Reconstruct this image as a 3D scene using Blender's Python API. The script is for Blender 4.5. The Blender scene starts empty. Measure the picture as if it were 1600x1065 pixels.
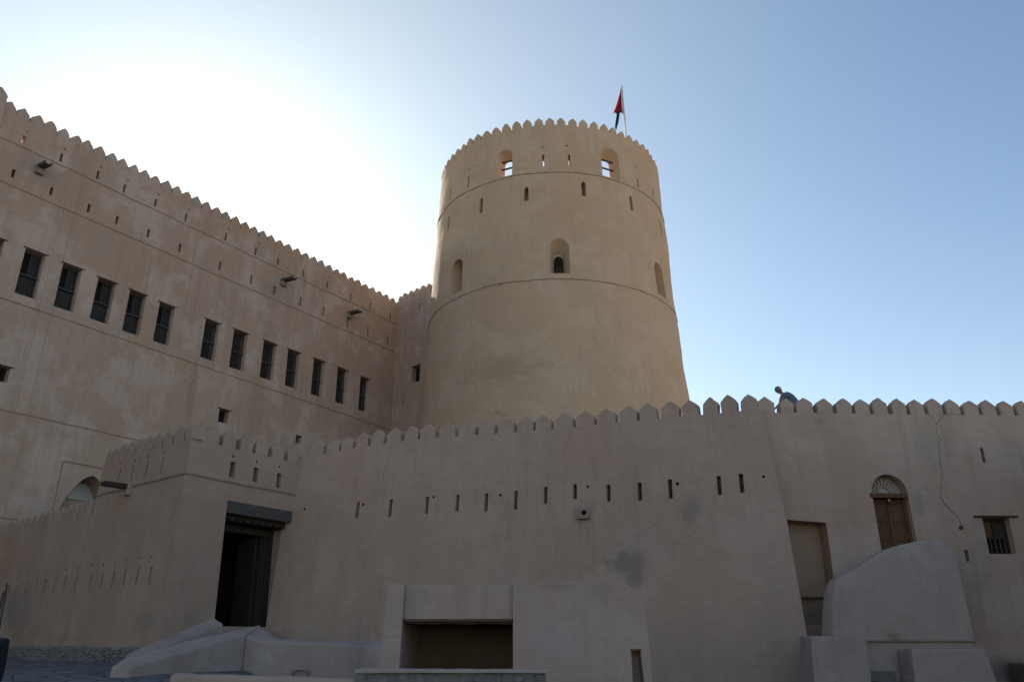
import bpy, bmesh, math, random
from mathutils import Vector, noise, Matrix
from mathutils.geometry import delaunay_2d_cdt
random.seed(7)
sc = bpy.context.scene
COL = sc.collection
R_ = math.radians

# ------------------------------------------------------------------ camera
FPX = 1225.0; PITCH = R_(21.24)
cd = bpy.data.cameras.new("camera"); cam = bpy.data.objects.new("camera", cd); COL.objects.link(cam)
cd.sensor_width = 36.0; cd.lens = 36.0 * FPX / 1600.0; cd.clip_start = 0.1; cd.clip_end = 5000
cam.location = (0, 0, 0); cam.rotation_euler = (math.pi / 2 + PITCH, 0, 0)
sc.camera = cam

# ------------------------------------------------------------------ sky, sun, exposure
SUN_AZ = R_(-24.3); SUN_EL = R_(25.0)
sund = Vector((math.sin(SUN_AZ) * math.cos(SUN_EL), math.cos(SUN_AZ) * math.cos(SUN_EL), math.sin(SUN_EL)))
w = bpy.data.worlds.new("World"); sc.world = w; w.use_nodes = True
nt = w.node_tree; nt.nodes.clear()
def N(nt, t, **k):
    n = nt.nodes.new(t)
    for a, b in k.items(): setattr(n, a, b)
    return n
out = N(nt, 'ShaderNodeOutputWorld'); bg = N(nt, 'ShaderNodeBackground')
sky = N(nt, 'ShaderNodeTexSky', sky_type='NISHITA', sun_disc=False)
sky.sun_elevation = SUN_EL; sky.sun_rotation = SUN_AZ; sky.altitude = 300
sky.air_density = 1.0; sky.dust_density = 0.4; sky.ozone_density = 0.7
bg.inputs['Strength'].default_value = 0.10
# bright forward-scatter glow of dusty air round the sun, as seen from anywhere
tc = N(nt, 'ShaderNodeTexCoord'); nrm = N(nt, 'ShaderNodeVectorMath', operation='NORMALIZE')
dot = N(nt, 'ShaderNodeVectorMath', operation='DOT_PRODUCT'); dot.inputs[1].default_value = sund
mx = N(nt, 'ShaderNodeMath', operation='MAXIMUM'); mx.inputs[1].default_value = 0.0
nt.links.new(tc.outputs['Generated'], nrm.inputs[0]); nt.links.new(nrm.outputs[0], dot.inputs[0])
nt.links.new(dot.outputs['Value'], mx.inputs[0])
def lobe(power, col, amt):
    p = N(nt, 'ShaderNodeMath', operation='POWER'); p.inputs[1].default_value = power
    nt.links.new(mx.outputs[0], p.inputs[0])
    s = N(nt, 'ShaderNodeVectorMath', operation='SCALE'); s.inputs[0].default_value = [c * amt for c in col]
    nt.links.new(p.outputs[0], s.inputs['Scale']); return s.outputs[0]
cur = sky.outputs[0]
for pw, c, a in ((5, (1.30, 1.0, 0.30), 1.65), (60, (1.0, 0.95, 0.80), 0.9)):
    ad = N(nt, 'ShaderNodeVectorMath', operation='ADD'); nt.links.new(cur, ad.inputs[0]); nt.links.new(lobe(pw, c, a), ad.inputs[1]); cur = ad.outputs[0]
sep = N(nt, 'ShaderNodeSeparateXYZ'); nt.links.new(nrm.outputs[0], sep.inputs[0])      # pale dust low over the horizon
inv = N(nt, 'ShaderNodeMath', operation='SUBTRACT', use_clamp=True); inv.inputs[0].default_value = 1.0; nt.links.new(sep.outputs[2], inv.inputs[1])
pw_ = N(nt, 'ShaderNodeMath', operation='POWER'); pw_.inputs[1].default_value = 4.0; nt.links.new(inv.outputs[0], pw_.inputs[0])
sch = N(nt, 'ShaderNodeVectorMath', operation='SCALE'); sch.inputs[0].default_value = (2.2, 1.1, 0.0); nt.links.new(pw_.outputs[0], sch.inputs['Scale'])
ad = N(nt, 'ShaderNodeVectorMath', operation='ADD'); nt.links.new(cur, ad.inputs[0]); nt.links.new(sch.outputs[0], ad.inputs[1]); cur = ad.outputs[0]
tn = N(nt, 'ShaderNodeVectorMath', operation='MULTIPLY'); tn.inputs[1].default_value = (0.95, 1.055, 1.085); nt.links.new(cur, tn.inputs[0]); cur = tn.outputs[0]      # camera white balance of the sky
nt.links.new(cur, bg.inputs['Color']); nt.links.new(bg.outputs[0], out.inputs['Surface'])
sd = bpy.data.lights.new("sun", 'SUN'); sun = bpy.data.objects.new("sun", sd); COL.objects.link(sun)
sd.energy = 5.0; sd.angle = R_(0.5); sd.color = (1.0, 0.93, 0.82)
sun.rotation_euler = (-sund).to_track_quat('-Z', 'Y').to_euler(); sun.location = (0, 0, 60)
sc.view_settings.view_transform = 'Standard'; sc.view_settings.look = 'None'
sc.view_settings.exposure = 0.70; sc.view_settings.gamma = 1.0

# ------------------------------------------------------------------ helpers: objects
def link(o): COL.objects.link(o); return o
def tag(o, label=None, cat=None, group=None, kind=None):
    if label: o['label'] = label
    if cat: o['category'] = cat
    if group: o['group'] = group
    if kind: o['kind'] = kind
    return o
def thing(name, label, cat, loc, group=None):
    o = link(bpy.data.objects.new(name, None)); o.location = loc; o.empty_display_size = .3
    return tag(o, label, cat, group)
def root_of(p):
    while p.parent: p = p.parent
    return p
def obj(name, bm, mat, parent=None, smooth=False, label=None):
    me = bpy.data.meshes.new(name)
    if parent:
        bmesh.ops.translate(bm, vec=-Vector(root_of(parent).location), verts=bm.verts)
    if smooth:
        for f in bm.faces: f.smooth = True
    bm.to_mesh(me); bm.free()
    for m in (mat if isinstance(mat, (list, tuple)) else [mat]): me.materials.append(m)
    o = link(bpy.data.objects.new(name, me)); o.parent = parent
    if label: o['label'] = label
    return o
def hull_quad(bm, vs, mi=0):
    try:
        f = bm.faces.new(vs); f.material_index = mi; return f
    except ValueError: return None

# ------------------------------------------------------------------ helpers: rays and walls
def ray(x, y):
    a = (x - 800) / FPX; b = -(y - 532.5) / FPX
    return Vector((a, math.cos(PITCH) - b * math.sin(PITCH), math.sin(PITCH) + b * math.cos(PITCH)))
def wob(p, amp):
    if not amp: return 0.0
    return amp * (noise.noise(p * 0.42) + .45 * noise.noise(p * 1.35 + Vector((7, 3, 1))) + .16 * noise.noise(p * 4.1))
class Wall:
    """vertical or battered plane; s runs along it, z is height, d stands out of its face"""
    def __init__(s, P, az, batter=0, zr=0, amp=.035):
        s.P = Vector((P[0], P[1])); a = R_(az); s.dir = Vector((math.sin(a), math.cos(a)))
        n = Vector((s.dir[1], -s.dir[0]))
        if n.dot(-s.P) < 0: n = -n
        s.n = n; s.b = batter; s.zr = zr; s.amp = amp; s.fade = None
    def map(s, u, z, d=0):
        q = s.P + s.dir * u + s.n * (s.b * (s.zr - z))
        k = wob(Vector((q[0], q[1], z)), s.amp)
        if s.fade is not None: k *= min(1, max(0, abs(u - s.fade) - .28) / .7)
        q = q + s.n * (d + k)
        return Vector((q[0], q[1], z + .25 * k))
    def pt(s, x, y, d=0):
        r = ray(x, y); t = (s.P.dot(s.n) + d + s.b * s.zr) / (Vector(r[:2]).dot(s.n) + s.b * r[2]); return r * t
    def inv(s, x, y, d=0):
        q = s.pt(x, y, d); return ((Vector(q[:2]) - s.P).dot(s.dir), q[2])
class Tower:
    def __init__(s, c, prof, R0, amp=.05):
        s.c = Vector(c); s.prof = prof; s.R0 = R0; s.amp = amp
        f = -s.c.normalized(); s.f = f; s.r = Vector((-f[1], f[0]))     # f to the camera, r to the viewer's right
        if s.r[0] < 0: s.r = -s.r
    def rad(s, z):
        p = s.prof
        if z <= p[0][0]: return p[0][1]
        for (a, ra), (b, rb) in zip(p, p[1:]):
            if z <= b: return ra + (rb - ra) * (z - a) / (b - a)
        return p[-1][1]
    def map(s, u, z, d=0):
        th = u / s.R0; dr = s.f * math.cos(th) + s.r * math.sin(th); r = s.rad(z)
        q = s.c + dr * r
        k = wob(Vector((q[0], q[1], z)), s.amp); q = s.c + dr * (r + d + k)
        return Vector((q[0], q[1], z + .2 * k))
    def inv(s, x, y, d=0):
        r = ray(x, y); dd = Vector(r[:2]); z = 20.0; t = 50.0
        for _ in range(30):
            R = s.rad(z); A = dd.dot(dd); B = -2 * dd.dot(s.c); C = s.c.dot(s.c) - R * R
            disc = max(B * B - 4 * A * C, 0); t = (-B - math.sqrt(disc)) / (2 * A); z = .5 * z + .5 * r[2] * t
        q = dd * t - s.c
        return (math.atan2(q.dot(s.r), q.dot(s.f)) * s.R0, r[2] * t)

def inpoly(p, poly):
    c = False; n = len(poly); x, y = p
    for i in range(n):
        x1, y1 = poly[i]; x2, y2 = poly[i - 1]
        if (y1 > y) != (y2 > y) and x < (x2 - x1) * (y - y1) / (y2 - y1) + x1: c = not c
    return c
def subdiv(poly, step):
    o = []
    for i in range(len(poly)):
        a = poly[i]; b = poly[(i + 1) % len(poly)]
        L = math.hypot(b[0] - a[0], b[1] - a[1]); n = max(1, int(math.ceil(L / step)))
        for k in range(n): o.append((a[0] + (b[0] - a[0]) * k / n, a[1] + (b[1] - a[1]) * k / n))
    return o
def face_sheet(bm, W, outline, holes, step, d=0.0):
    """a wall face with real openings, on a fine grid so it can undulate"""
    outl = subdiv(outline, step)
    vs = []; es = []
    def loop(pl):
        b = len(vs)
        for p in pl: vs.append(Vector(p))
        for i in range(len(pl)): es.append((b + i, b + (i + 1) % len(pl)))
    loop(outl)
    for h in holes: loop(h)
    xs = [p[0] for p in outl]; ys = [p[1] for p in outl]
    bbs = [(min(p[0] for p in h) - .02, max(p[0] for p in h) + .02, min(p[1] for p in h) - .02, max(p[1] for p in h) + .02) for h in holes]
    nx = int((max(xs) - min(xs)) / step) + 1; ny = int((max(ys) - min(ys)) / step) + 1
    for i in range(1, nx):
        for j in range(1, ny):
            p = (min(xs) + i * step + random.uniform(-.2, .2) * step, min(ys) + j * step + random.uniform(-.2, .2) * step)
            if any(b[0] < p[0] < b[1] and b[2] < p[1] < b[3] for b in bbs): continue
            if inpoly(p, outl): vs.append(Vector(p))
    rv, re, rf, *_ = delaunay_2d_cdt(vs, es, [], 0, 1e-5)
    m = [None] * len(rv)
    for f in rf:
        c = sum((rv[i] for i in f), Vector((0, 0))) / len(f); c = (c[0], c[1])
        if not inpoly(c, outl): continue
        if any(b[0] < c[0] < b[1] and b[2] < c[1] < b[3] and inpoly(c, h) for b, h in zip(bbs, holes)): continue
        for i in f:
            if m[i] is None: m[i] = bm.verts.new(W.map(rv[i][0], rv[i][1], d))
        hull_quad(bm, [m[i] for i in f])
def strip(bm, W, line, d0, d1, step=.6, dz=0):
    """a sheet along a polyline, running through the wall's thickness"""
    pts = []
    for a, b in zip(line, line[1:]):
        n = max(1, int(math.ceil(math.hypot(b[0] - a[0], b[1] - a[1]) / step)))
        pts += [(a[0] + (b[0] - a[0]) * k / n, a[1] + (b[1] - a[1]) * k / n) for k in range(n)]
    pts.append(line[-1])
    A = [bm.verts.new(W.map(p[0], p[1], d0)) for p in pts]; B = [bm.verts.new(W.map(p[0], p[1] + dz, d1)) for p in pts]
    for i in range(len(pts) - 1): hull_quad(bm, [A[i], A[i + 1], B[i + 1], B[i]])
def wbox(bm, W, s0, s1, z0, z1, d0, d1, mi=0):
    v = [bm.verts.new(W.map(s, z, d)) for d in (d0, d1) for z in (z0, z1) for s in (s0, s1)]
    for q in ((0, 1, 3, 2), (4, 6, 7, 5), (0, 4, 5, 1), (2, 3, 7, 6), (0, 2, 6, 4), (1, 5, 7, 3)): hull_quad(bm, [v[i] for i in q], mi)
def ledge(W, z0, z1, s0, s1, proj, h, step=.5):
    bm = bmesh.new(); n = max(2, int(abs(s1 - s0) / step)); prev = None; first = None
    for i in range(n + 1):
        t = i / n; s = s0 + (s1 - s0) * t; z = z0 + (z1 - z0) * t + random.uniform(-.012, .012)
        hh = h * random.uniform(.8, 1.15)
        r = [bm.verts.new(W.map(s, z - hh / 2, -.02)), bm.verts.new(W.map(s, z - hh / 2, proj)), bm.verts.new(W.map(s, z + hh * .2, proj)), bm.verts.new(W.map(s, z + hh * .9, -.02))]
        if prev:
            for k in range(3): hull_quad(bm, [prev[k], prev[k + 1], r[k + 1], r[k]])
        else: hull_quad(bm, r)
        prev = r
    hull_quad(bm, prev[::-1]); return bm
def arch(s0, s1, z0, zs, rise=None, n=8, pointed=False):
    r = (s1 - s0) / 2; c = (s0 + s1) / 2; rise = rise or r
    p = [(s0, z0), (s1, z0)]
    for i in range(n + 1):
        a = math.pi * i / n
        x = math.cos(a); y = math.sin(a)
        if pointed: y = (1 - abs(x) ** 1.6) ** .8 if abs(x) < 1 else 0
        p.append((c + r * x, zs + rise * y))
    return p
def rect(s0, s1, z0, z1): return [(s0, z0), (s1, z0), (s1, z1), (s0, z1)]
def slit(W, x, y, hpx, wm, zt=0):
    s, z = W.inv(x, y); z1 = W.inv(x, y - hpx / 2)[1]; z0 = W.inv(x, y + hpx / 2)[1]
    j = random.uniform(-.012, .012); l = random.uniform(-.01, .01)
    return [(s - wm / 2, z0), (s + wm / 2 + j, z0 + l), (s + wm / 2, z1 + l), (s - wm / 2 + j, z1)]
def lining(W, poly, depth, inner=None, closed=True, lip=.0015):
    bm = bmesh.new(); inner = inner or poly
    A = [bm.verts.new(W.map(p[0], p[1], lip)) for p in poly]
    K = 2 if depth > .2 else 1; prev = A
    for k in range(1, K + 1):
        t = k / K
        B = [bm.verts.new(W.map(p[0] + (q[0] - p[0]) * t, p[1] + (q[1] - p[1]) * t, -depth * t)) for p, q in zip(poly, inner)]
        for i in range(len(A)): hull_quad(bm, [prev[i - 1], prev[i], B[i], B[i - 1]])
        prev = B
    if closed: bm.faces.new(prev)
    return bm
MERLON = ((-.5, 0), (-.5, .3), (-.5, .58), (-.465, .65), (-.25, .83), (-.05, .98), (0, 1), (.05, .98), (.25, .83), (.465, .65), (.5, .58), (.5, .3), (.5, 0))
def merlon(W, s, z, wd, h, th, prof=MERLON, dip=.05, j=.015):
    """one house-shaped battlement with worn, rounded arrises"""
    bm = bmesh.new(); ch = .03; hh = h * random.uniform(.94, 1.05); ww = wd * random.uniform(.95, 1.03); ln = random.uniform(-.035, .035)
    pr = [(s + a * ww + ln * b + random.uniform(-j, j) * (1 if b else 0), z - (dip if b == 0 else 0) + b * hh + (random.uniform(-j, j) if b else 0)) for a, b in prof]
    cx = s; cz = z + hh * .45
    def ring(k, d):
        return [bm.verts.new(W.map(p[0] + (cx - p[0]) * k, p[1] + ((cz - p[1]) * k if q[1] else 0), d)) for p, q in zip(pr, prof)]
    rs = [ring(.075, .004), ring(0, -.03), ring(0, -th + .03), ring(.075, -th - .004)]
    for a, b in zip(rs, rs[1:]):
        for i in range(len(pr)): hull_quad(bm, [a[i - 1], a[i], b[i], b[i - 1]])
    hull_quad(bm, rs[0]); hull_quad(bm, rs[-1][::-1])
    return bm
def box(bm, x0, x1, y0, y1, z0, z1, mi=0):
    v = [bm.verts.new((x, y, z)) for z in (z0, z1) for y in (y0, y1) for x in (x0, x1)]
    for q in ((0, 2, 3, 1), (4, 5, 7, 6), (0, 1, 5, 4), (2, 6, 7, 3), (0, 4, 6, 2), (1, 3, 7, 5)): hull_quad(bm, [v[i] for i in q], mi)
def tube(bm, pts, r, n=8, r1=None):
    prev = None; m = len(pts)
    for i, p in enumerate(pts):
        p = Vector(p); t = (Vector(pts[min(i + 1, m - 1)]) - Vector(pts[max(i - 1, 0)])).normalized()
        a = t.cross(Vector((0, 0, 1))); a = a.normalized() if a.length > 1e-3 else Vector((1, 0, 0)); b = t.cross(a)
        rr = r + ((r1 if r1 is not None else r) - r) * i / max(1, m - 1)
        cur = [bm.verts.new(p + a * rr * math.cos(k * 2 * math.pi / n) + b * rr * math.sin(k * 2 * math.pi / n)) for k in range(n)]
        if prev:
            for k in range(n): hull_quad(bm, [prev[k - 1], prev[k], cur[k], cur[k - 1]])
        else: hull_quad(bm, cur[::-1])
        prev = cur
    hull_quad(bm, prev)
def lumpy(bm, seg=.35, amp=.02, bev=.04):
    """round the arrises of a plastered mass and give its faces a hand-laid waviness"""
    bmesh.ops.remove_doubles(bm, verts=bm.verts, dist=1e-4)
    bmesh.ops.recalc_face_normals(bm, faces=bm.faces)
    eds = [e for e in bm.edges if len(e.link_faces) == 2 and e.calc_face_angle(0) > .35]
    bmesh.ops.bevel(bm, geom=eds, offset=bev, segments=2, profile=.6, affect='EDGES', clamp_overlap=True)
    for _ in range(5):
        lg = [e for e in bm.edges if e.calc_length() > seg]
        if not lg: break
        bmesh.ops.subdivide_edges(bm, edges=lg, cuts=1, use_grid_fill=True)
        bmesh.ops.triangulate(bm, faces=[f for f in bm.faces if len(f.verts) > 4])
    bmesh.ops.recalc_face_normals(bm, faces=bm.faces)
    bm.normal_update()
    mv = [(v, v.normal * (wob(v.co * 1.6, amp) + (amp * .5) * noise.noise(v.co * 5.3))) for v in bm.verts]
    for v, k in mv: v.co += k
    return bm

# ------------------------------------------------------------------ materials
def new_mat(name):
    m = bpy.data.materials.new(name); m.use_nodes = True; t = m.node_tree; t.nodes.clear()
    o = N(t, 'ShaderNodeOutputMaterial'); p = N(t, 'ShaderNodeBsdfPrincipled'); t.links.new(p.outputs[0], o.inputs['Surface'])
    g = N(t, 'ShaderNodeNewGeometry'); return m, t, p, g.outputs['Position']
def nz(t, v, scale, detail=4, rough=.6, sc3=None, dist=0):
    if sc3:
        mp = N(t, 'ShaderNodeMapping'); mp.inputs['Scale'].default_value = sc3; t.links.new(v, mp.inputs[0]); v = mp.outputs[0]
    n = N(t, 'ShaderNodeTexNoise'); n.inputs['Scale'].default_value = scale; n.inputs['Detail'].default_value = detail
    n.inputs['Roughness'].default_value = rough; n.inputs['Distortion'].default_value = dist; t.links.new(v, n.inputs['Vector']); return n.outputs['Fac']
def rng(t, f, a, b, c=0., d=1.):
    m = N(t, 'ShaderNodeMapRange'); m.inputs[1].default_value = a; m.inputs[2].default_value = b; m.inputs[3].default_value = c; m.inputs[4].default_value = d
    t.links.new(f, m.inputs[0]); return m.outputs[0]
def mixc(t, f, a, b, mode='MIX'):
    m = N(t, 'ShaderNodeMix', data_type='RGBA', blend_type=mode)
    for sock, v in ((m.inputs[0], f), (m.inputs[6], a), (m.inputs[7], b)):
        if hasattr(v, 'links') or hasattr(v, 'is_linked'): t.links.new(v, sock)
        elif isinstance(v, (int, float)): sock.default_value = v
        else: sock.default_value = (*v, 1)
    return m.outputs[2]
def math_(t, op, a, b=None):
    m = N(t, 'ShaderNodeMath', operation=op)
    for i, v in enumerate((a, b)):
        if v is None: continue
        if isinstance(v, (int, float)): m.inputs[i].default_value = v
        else: t.links.new(v, m.inputs[i])
    return m.outputs[0]
def bump(t, p, hs):
    prev = None
    for h, st, ds in hs:
        b = N(t, 'ShaderNodeBump'); b.inputs['Strength'].default_value = st; b.inputs['Distance'].default_value = ds
        t.links.new(h, b.inputs['Height'])
        if prev: t.links.new(prev, b.inputs['Normal'])
        prev = b.outputs[0]
    t.links.new(prev, p.inputs['Normal'])
def plaster(name, c, warm, pale, grey, patch=.5, stains=(), seams=(), seamdir=None, streak=.25, fine=1.0, tint=1.0):
    c, warm, pale, grey = [(k[0] * 1.09 * tint, k[1] * .94 * tint, k[2] * .86 * tint) for k in (c, warm, pale, grey)]
    m, t, p, v = new_mat(name)
    n1 = nz(t, v, .22, 5, .6, dist=.6)
    col = mixc(t, rng(t, n1, .38, .62), c, warm)
    n2 = nz(t, v, .42, 5, .6, dist=.35)
    col = mixc(t, rng(t, n2, .49, .57, 0, patch), col, pale)           # lighter hand-sized coats of plaster
    n2b = nz(t, v, .7, 4, .55, sc3=(1, 1, .6), dist=.3)
    col = mixc(t, rng(t, n2b, .56, .64, 0, patch * .85), col, grey)     # greyer repairs
    n3 = nz(t, v, 1.0, 4, .6, sc3=(2.2, 2.2, .12))
    col = mixc(t, rng(t, n3, .50, .72, 0, streak), col, [k * .66 for k in c])
    n3b = nz(t, v, 2.6, 5, .62, sc3=(.55, .55, 1.7), dist=.3)
    col = mixc(t, rng(t, n3b, .50, .68, 0, .30 * fine), col, [k * .78 for k in c])
    n4 = nz(t, v, 7, 6, .7)
    col = mixc(t, rng(t, n4, .3, .7, .0, .22 * fine), col, [k * .72 for k in c])
    # rain runs: fine, long vertical streaks that come and go
    rr = nz(t, v, 1.0, 6, .7, sc3=(5.5, 5.5, .22)); rm = nz(t, v, .35, 3, .5)
    col = mixc(t, math_(t, 'MULTIPLY', rng(t, rr, .52, .66), rng(t, rm, .42, .60, 0, .42)), col, [k * .66 for k in c])
    # hairline cracks, only here and there
    wv_ = N(t, 'ShaderNodeMix', data_type='RGBA'); wv_.inputs[0].default_value = .22; t.links.new(v, wv_.inputs[6])
    nn_ = N(t, 'ShaderNodeTexNoise'); nn_.inputs['Scale'].default_value = 1.4; nn_.inputs['Detail'].default_value = 5; t.links.new(v, nn_.inputs['Vector']); t.links.new(nn_.outputs['Color'], wv_.inputs[7])
    vo_ = N(t, 'ShaderNodeTexVoronoi', feature='DISTANCE_TO_EDGE'); vo_.inputs['Scale'].default_value = .75; t.links.new(wv_.outputs[2], vo_.inputs['Vector'])
    cm_ = nz(t, v, .3, 2, .5, dist=.5)
    col = mixc(t, math_(t, 'MULTIPLY', rng(t, vo_.outputs['Distance'], .010, .002), rng(t, cm_, .54, .62, 0, .38)), col, [k * .5 for k in c])
    n5 = nz(t, v, 38, 3, .6)
    col = mixc(t, rng(t, n5, .62, .74, 0, .25 * fine), col, [k * .6 for k in c])
    for (cx, cy, cz), rh, rv, sc_, amt in stains:
        su = N(t, 'ShaderNodeVectorMath', operation='SUBTRACT'); t.links.new(v, su.inputs[0]); su.inputs[1].default_value = (cx, cy, cz)
        mu = N(t, 'ShaderNodeVectorMath', operation='MULTIPLY'); t.links.new(su.outputs[0], mu.inputs[0]); mu.inputs[1].default_value = (1 / rh, 1 / rh, 1 / rv)
        le = N(t, 'ShaderNodeVectorMath', operation='LENGTH'); t.links.new(mu.outputs[0], le.inputs[0])
        ns = nz(t, v, 2.2 / rh ** .5, 6, .68)
        f = math_(t, 'ADD', le.outputs['Value'], rng(t, ns, .2, .8, -.62, .62))
        col = mixc(t, rng(t, f, .45, 1.12, amt, 0), col, sc_)
    if seams:
        dp = N(t, 'ShaderNodeVectorMath', operation='DOT_PRODUCT'); t.links.new(v, dp.inputs[0]); dp.inputs[1].default_value = (seamdir[0], seamdir[1], 0)
        wv = rng(t, nz(t, v, .5, 6, .75), .2, .8, -.12, .12)
        base = math_(t, 'ADD', dp.outputs['Value'], wv)
        for s0, amt in seams:
            dd = math_(t, 'ABSOLUTE', math_(t, 'SUBTRACT', base, s0))
            col = mixc(t, rng(t, dd, .012, .05, amt, 0), col, [k * .55 for k in c])
    t.links.new(col, p.inputs['Base Color']); p.inputs['Roughness'].default_value = .96
    p.inputs['Specular IOR Level'].default_value = .12
    bump(t, p, ((nz(t, v, 1.3, 5, .55, dist=.5), .5, .12), (n3b, .35, .04), (nz(t, v, 9, 5, .6), .35, .03), (nz(t, v, 55, 3, .6), .25, .008), (rng(t, n2, .52, .56), .25, .01)))
    return m
def simple(name, c, c2=None, rough=.8, sc_=6, bs=.3, sc3=None, metal=0, spec=.3):
    m, t, p, v = new_mat(name); f = nz(t, v, sc_, 5, .65, sc3=sc3)
    t.links.new(mixc(t, rng(t, f, .3, .7), c, c2 or [k * .65 for k in c]), p.inputs['Base Color'])
    p.inputs['Roughness'].default_value = rough; p.inputs['Metallic'].default_value = metal; p.inputs['Specular IOR Level'].default_value = spec
    bump(t, p, ((f, bs, .02),)); return m
def mul(c, k): return tuple(x * k for x in c)

# ------------------------------------------------------------------ the plan of the fort, laid out wall by wall
RW = Wall((8.0, 23.0), 87.5)                                            # wall with the wooden door
q = RW.pt(1190, 645); MW = Wall((q[0], q[1] - .12), -65, .08, q[2])     # long battlemented wall
J = MW.pt(470, 712); GW = Wall((J[0], J[1]), 213, .03, J[2])            # gate front
G1 = GW.pt(290, 737); SW = Wall((G1[0], G1[1]), -50, .03, G1[2])        # gate side and outer wall
GW.fade = GW.inv(290, 737)[0]; SW.fade = 0.0
F0 = SW.pt(15, 835); AW = Wall((F0[0], F0[1]), 33, 0, 0, .05)           # tall facade
C0 = AW.pt(621, 500); SC = AW.inv(621, 500)[0] + .35; TW = Wall((C0[0], C0[1]), 130, 0, 0, .04)         # short return wall next to the tower
taz = R_(3.15); TD = 52.0
TR = Tower((TD * math.sin(taz), TD * math.cos(taz)), ((-2, 10.3), (14, 9.25), (16.6, 9.02), (20.6, 8.74), (24.4, 8.60), (28.2, 8.47), (29.4, 8.40), (34.5, 8.20)), 8.6, .085)

def P3(W, x, y): return tuple(W.pt(x, y))
def sd_(W, x, y): q = W.pt(x, y); return q[0] * W.dir[0] + q[1] * W.dir[1]
SAND = (.47, .365, .29); WARM = (.46, .35, .26); PALE = (.52, .44, .39); GREY = (.40, .35, .32)
TAN = (.40, .32, .235)
m_facade = plaster("facade plaster", (.50, .41, .345), (.47, .37, .29), (.57, .50, .46), (.42, .36, .325), .8, tint=.88, streak=.42,
    stains=((P3(AW, 422, 520), .75, 1.2, (.34, .25, .18), .55), (P3(AW, 405, 590), .55, 4.6, (.36, .27, .19), .62), (P3(AW, 299, 615), .33, 2.4, (.33, .25, .17), .65),
            (P3(AW, 440, 452), 1.6, 1.5, (.31, .25, .2), .5), (P3(AW, 64, 268), 1.0, .8, (.27, .22, .19), .5), (P3(AW, 549, 497), .8, 1.0, (.34, .25, .17), .4)),
    seams=[(sd_(AW, x, 330), a) for x, a in ((98, .4), (315, .35), (480, .4))] + [(sd_(AW, x, 560), a) for x, a in ((64, .3), (38, .2), (292, .25), (545, .2))], seamdir=AW.dir)
m_tower = plaster("tower plaster", TAN, (.385, .30, .21), (.43, .36, .285), (.36, .30, .24), .55, streak=.15, tint=1.28,
    stains=(((TR.map(-3.0, 15.2)[0], TR.map(-3.0, 15.2)[1], 15.2), 3.0, 1.0, (.35, .25, .16), .5),))
m_mid = plaster("long wall plaster", (.415, .335, .285), (.40, .31, .255), (.44, .375, .33), (.35, .30, .27), .55, tint=1.03,
    stains=((P3(MW, 1077, 795), .32, .5, (.24, .205, .175), .65), (P3(MW, 980, 880), .66, .46, (.22, .19, .165), .8), (P3(MW, 993, 905), .3, .3, (.23, .19, .16), .6),
            (P3(MW, 912, 803), .45, .38, (.27, .21, .17), .6), (P3(MW, 906, 832), .08, .55, (.27, .22, .18), .5), (P3(MW, 919, 836), .07, .4, (.25, .2, .17), .5)))
m_gate = plaster("gatehouse plaster", (.42, .345, .29), (.41, .32, .26), (.46, .40, .355), (.35, .30, .27), .5, tint=.92,
    stains=((P3(SW, 228, 968), .75, .3, (.27, .23, .2), .6), (P3(SW, 98, 995), .5, .25, (.25, .21, .19), .55), (P3(SW, 25, 950), 1.8, 1.0, (.27, .23, .20), .6),
            (P3(GW, 300, 965), .55, .28, (.30, .23, .18), .6), (P3(SW, 55, 985), 1.0, .3, (.28, .24, .2), .5)),
    seams=[(sd_(SW, 136, 830), .6)], seamdir=SW.dir)
m_right = plaster("door wall plaster", (.43, .355, .305), (.41, .325, .27), (.47, .41, .37), (.345, .30, .27), .6,
    stains=((P3(RW, 1437, 787), .16, .42, (.27, .24, .22), .6), (P3(RW, 1281, 658), .18, .16, (.27, .23, .2), .55), (P3(RW, 1560, 1050), 1.6, .35, (.2, .17, .15), .8), (P3(RW, 1450, 690), .35, .9, (.33, .28, .24), .55), (P3(RW, 1232, 640), .3, .12, (.3, .24, .2), .5)))
m_block = plaster("bay plaster", (.45, .375, .34), (.43, .34, .30), (.49, .43, .40), (.38, .33, .31), .5, fine=1.2, tint=.93,
    stains=((tuple(ray(658, 925) * (14 / ray(658, 925)[1])), .16, .14, (.30, .22, .18), .5), (tuple(ray(735, 920) * (14 / ray(735, 920)[1])), .12, .10, (.30, .23, .19), .5),
            (tuple(ray(870, 917) * (14 / ray(870, 917)[1])), .35, .07, (.30, .22, .19), .5), (tuple(ray(940, 925) * (14 / ray(940, 925)[1])), .3, .18, (.33, .25, .21), .4),
            (tuple(ray(860, 1000) * (14 / ray(860, 1000)[1])), .5, .35, (.38, .33, .32), .4)))
m_pale = plaster("ramp plaster", (.50, .45, .42), (.48, .42, .38), (.56, .52, .50), (.40, .35, .32), .7, fine=1.2, tint=.74)
m_niche = plaster("niche plaster", (.36, .285, .235), (.34, .26, .20), (.40, .33, .28), (.32, .26, .22), .4)
m_bay_shade = plaster('bay shade plaster', (.22, .18, .14), (.19, .15, .11), (.25, .21, .17), (.17, .15, .13), .5)  # darkened plaster: shade inside the bay is put into the colour
m_dark = simple("unlit room", (.02, .017, .015), rough=1)  # near-black colour stands in for the darkness of unlit interiors
m_wood = simple("carved door wood", (.15, .064, .026), (.095, .040, .017), .6, 3, .35, (6, 6, .6))
m_oldwood = simple("old dark wood", (.060, .042, .032), (.035, .026, .020), .75, 4, .4, (1, 1, 5))
m_beam = simple("grey lintel wood", (.105, .092, .082), (.068, .058, .050), .85, 3, .35, (.7, .7, 5))
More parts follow.
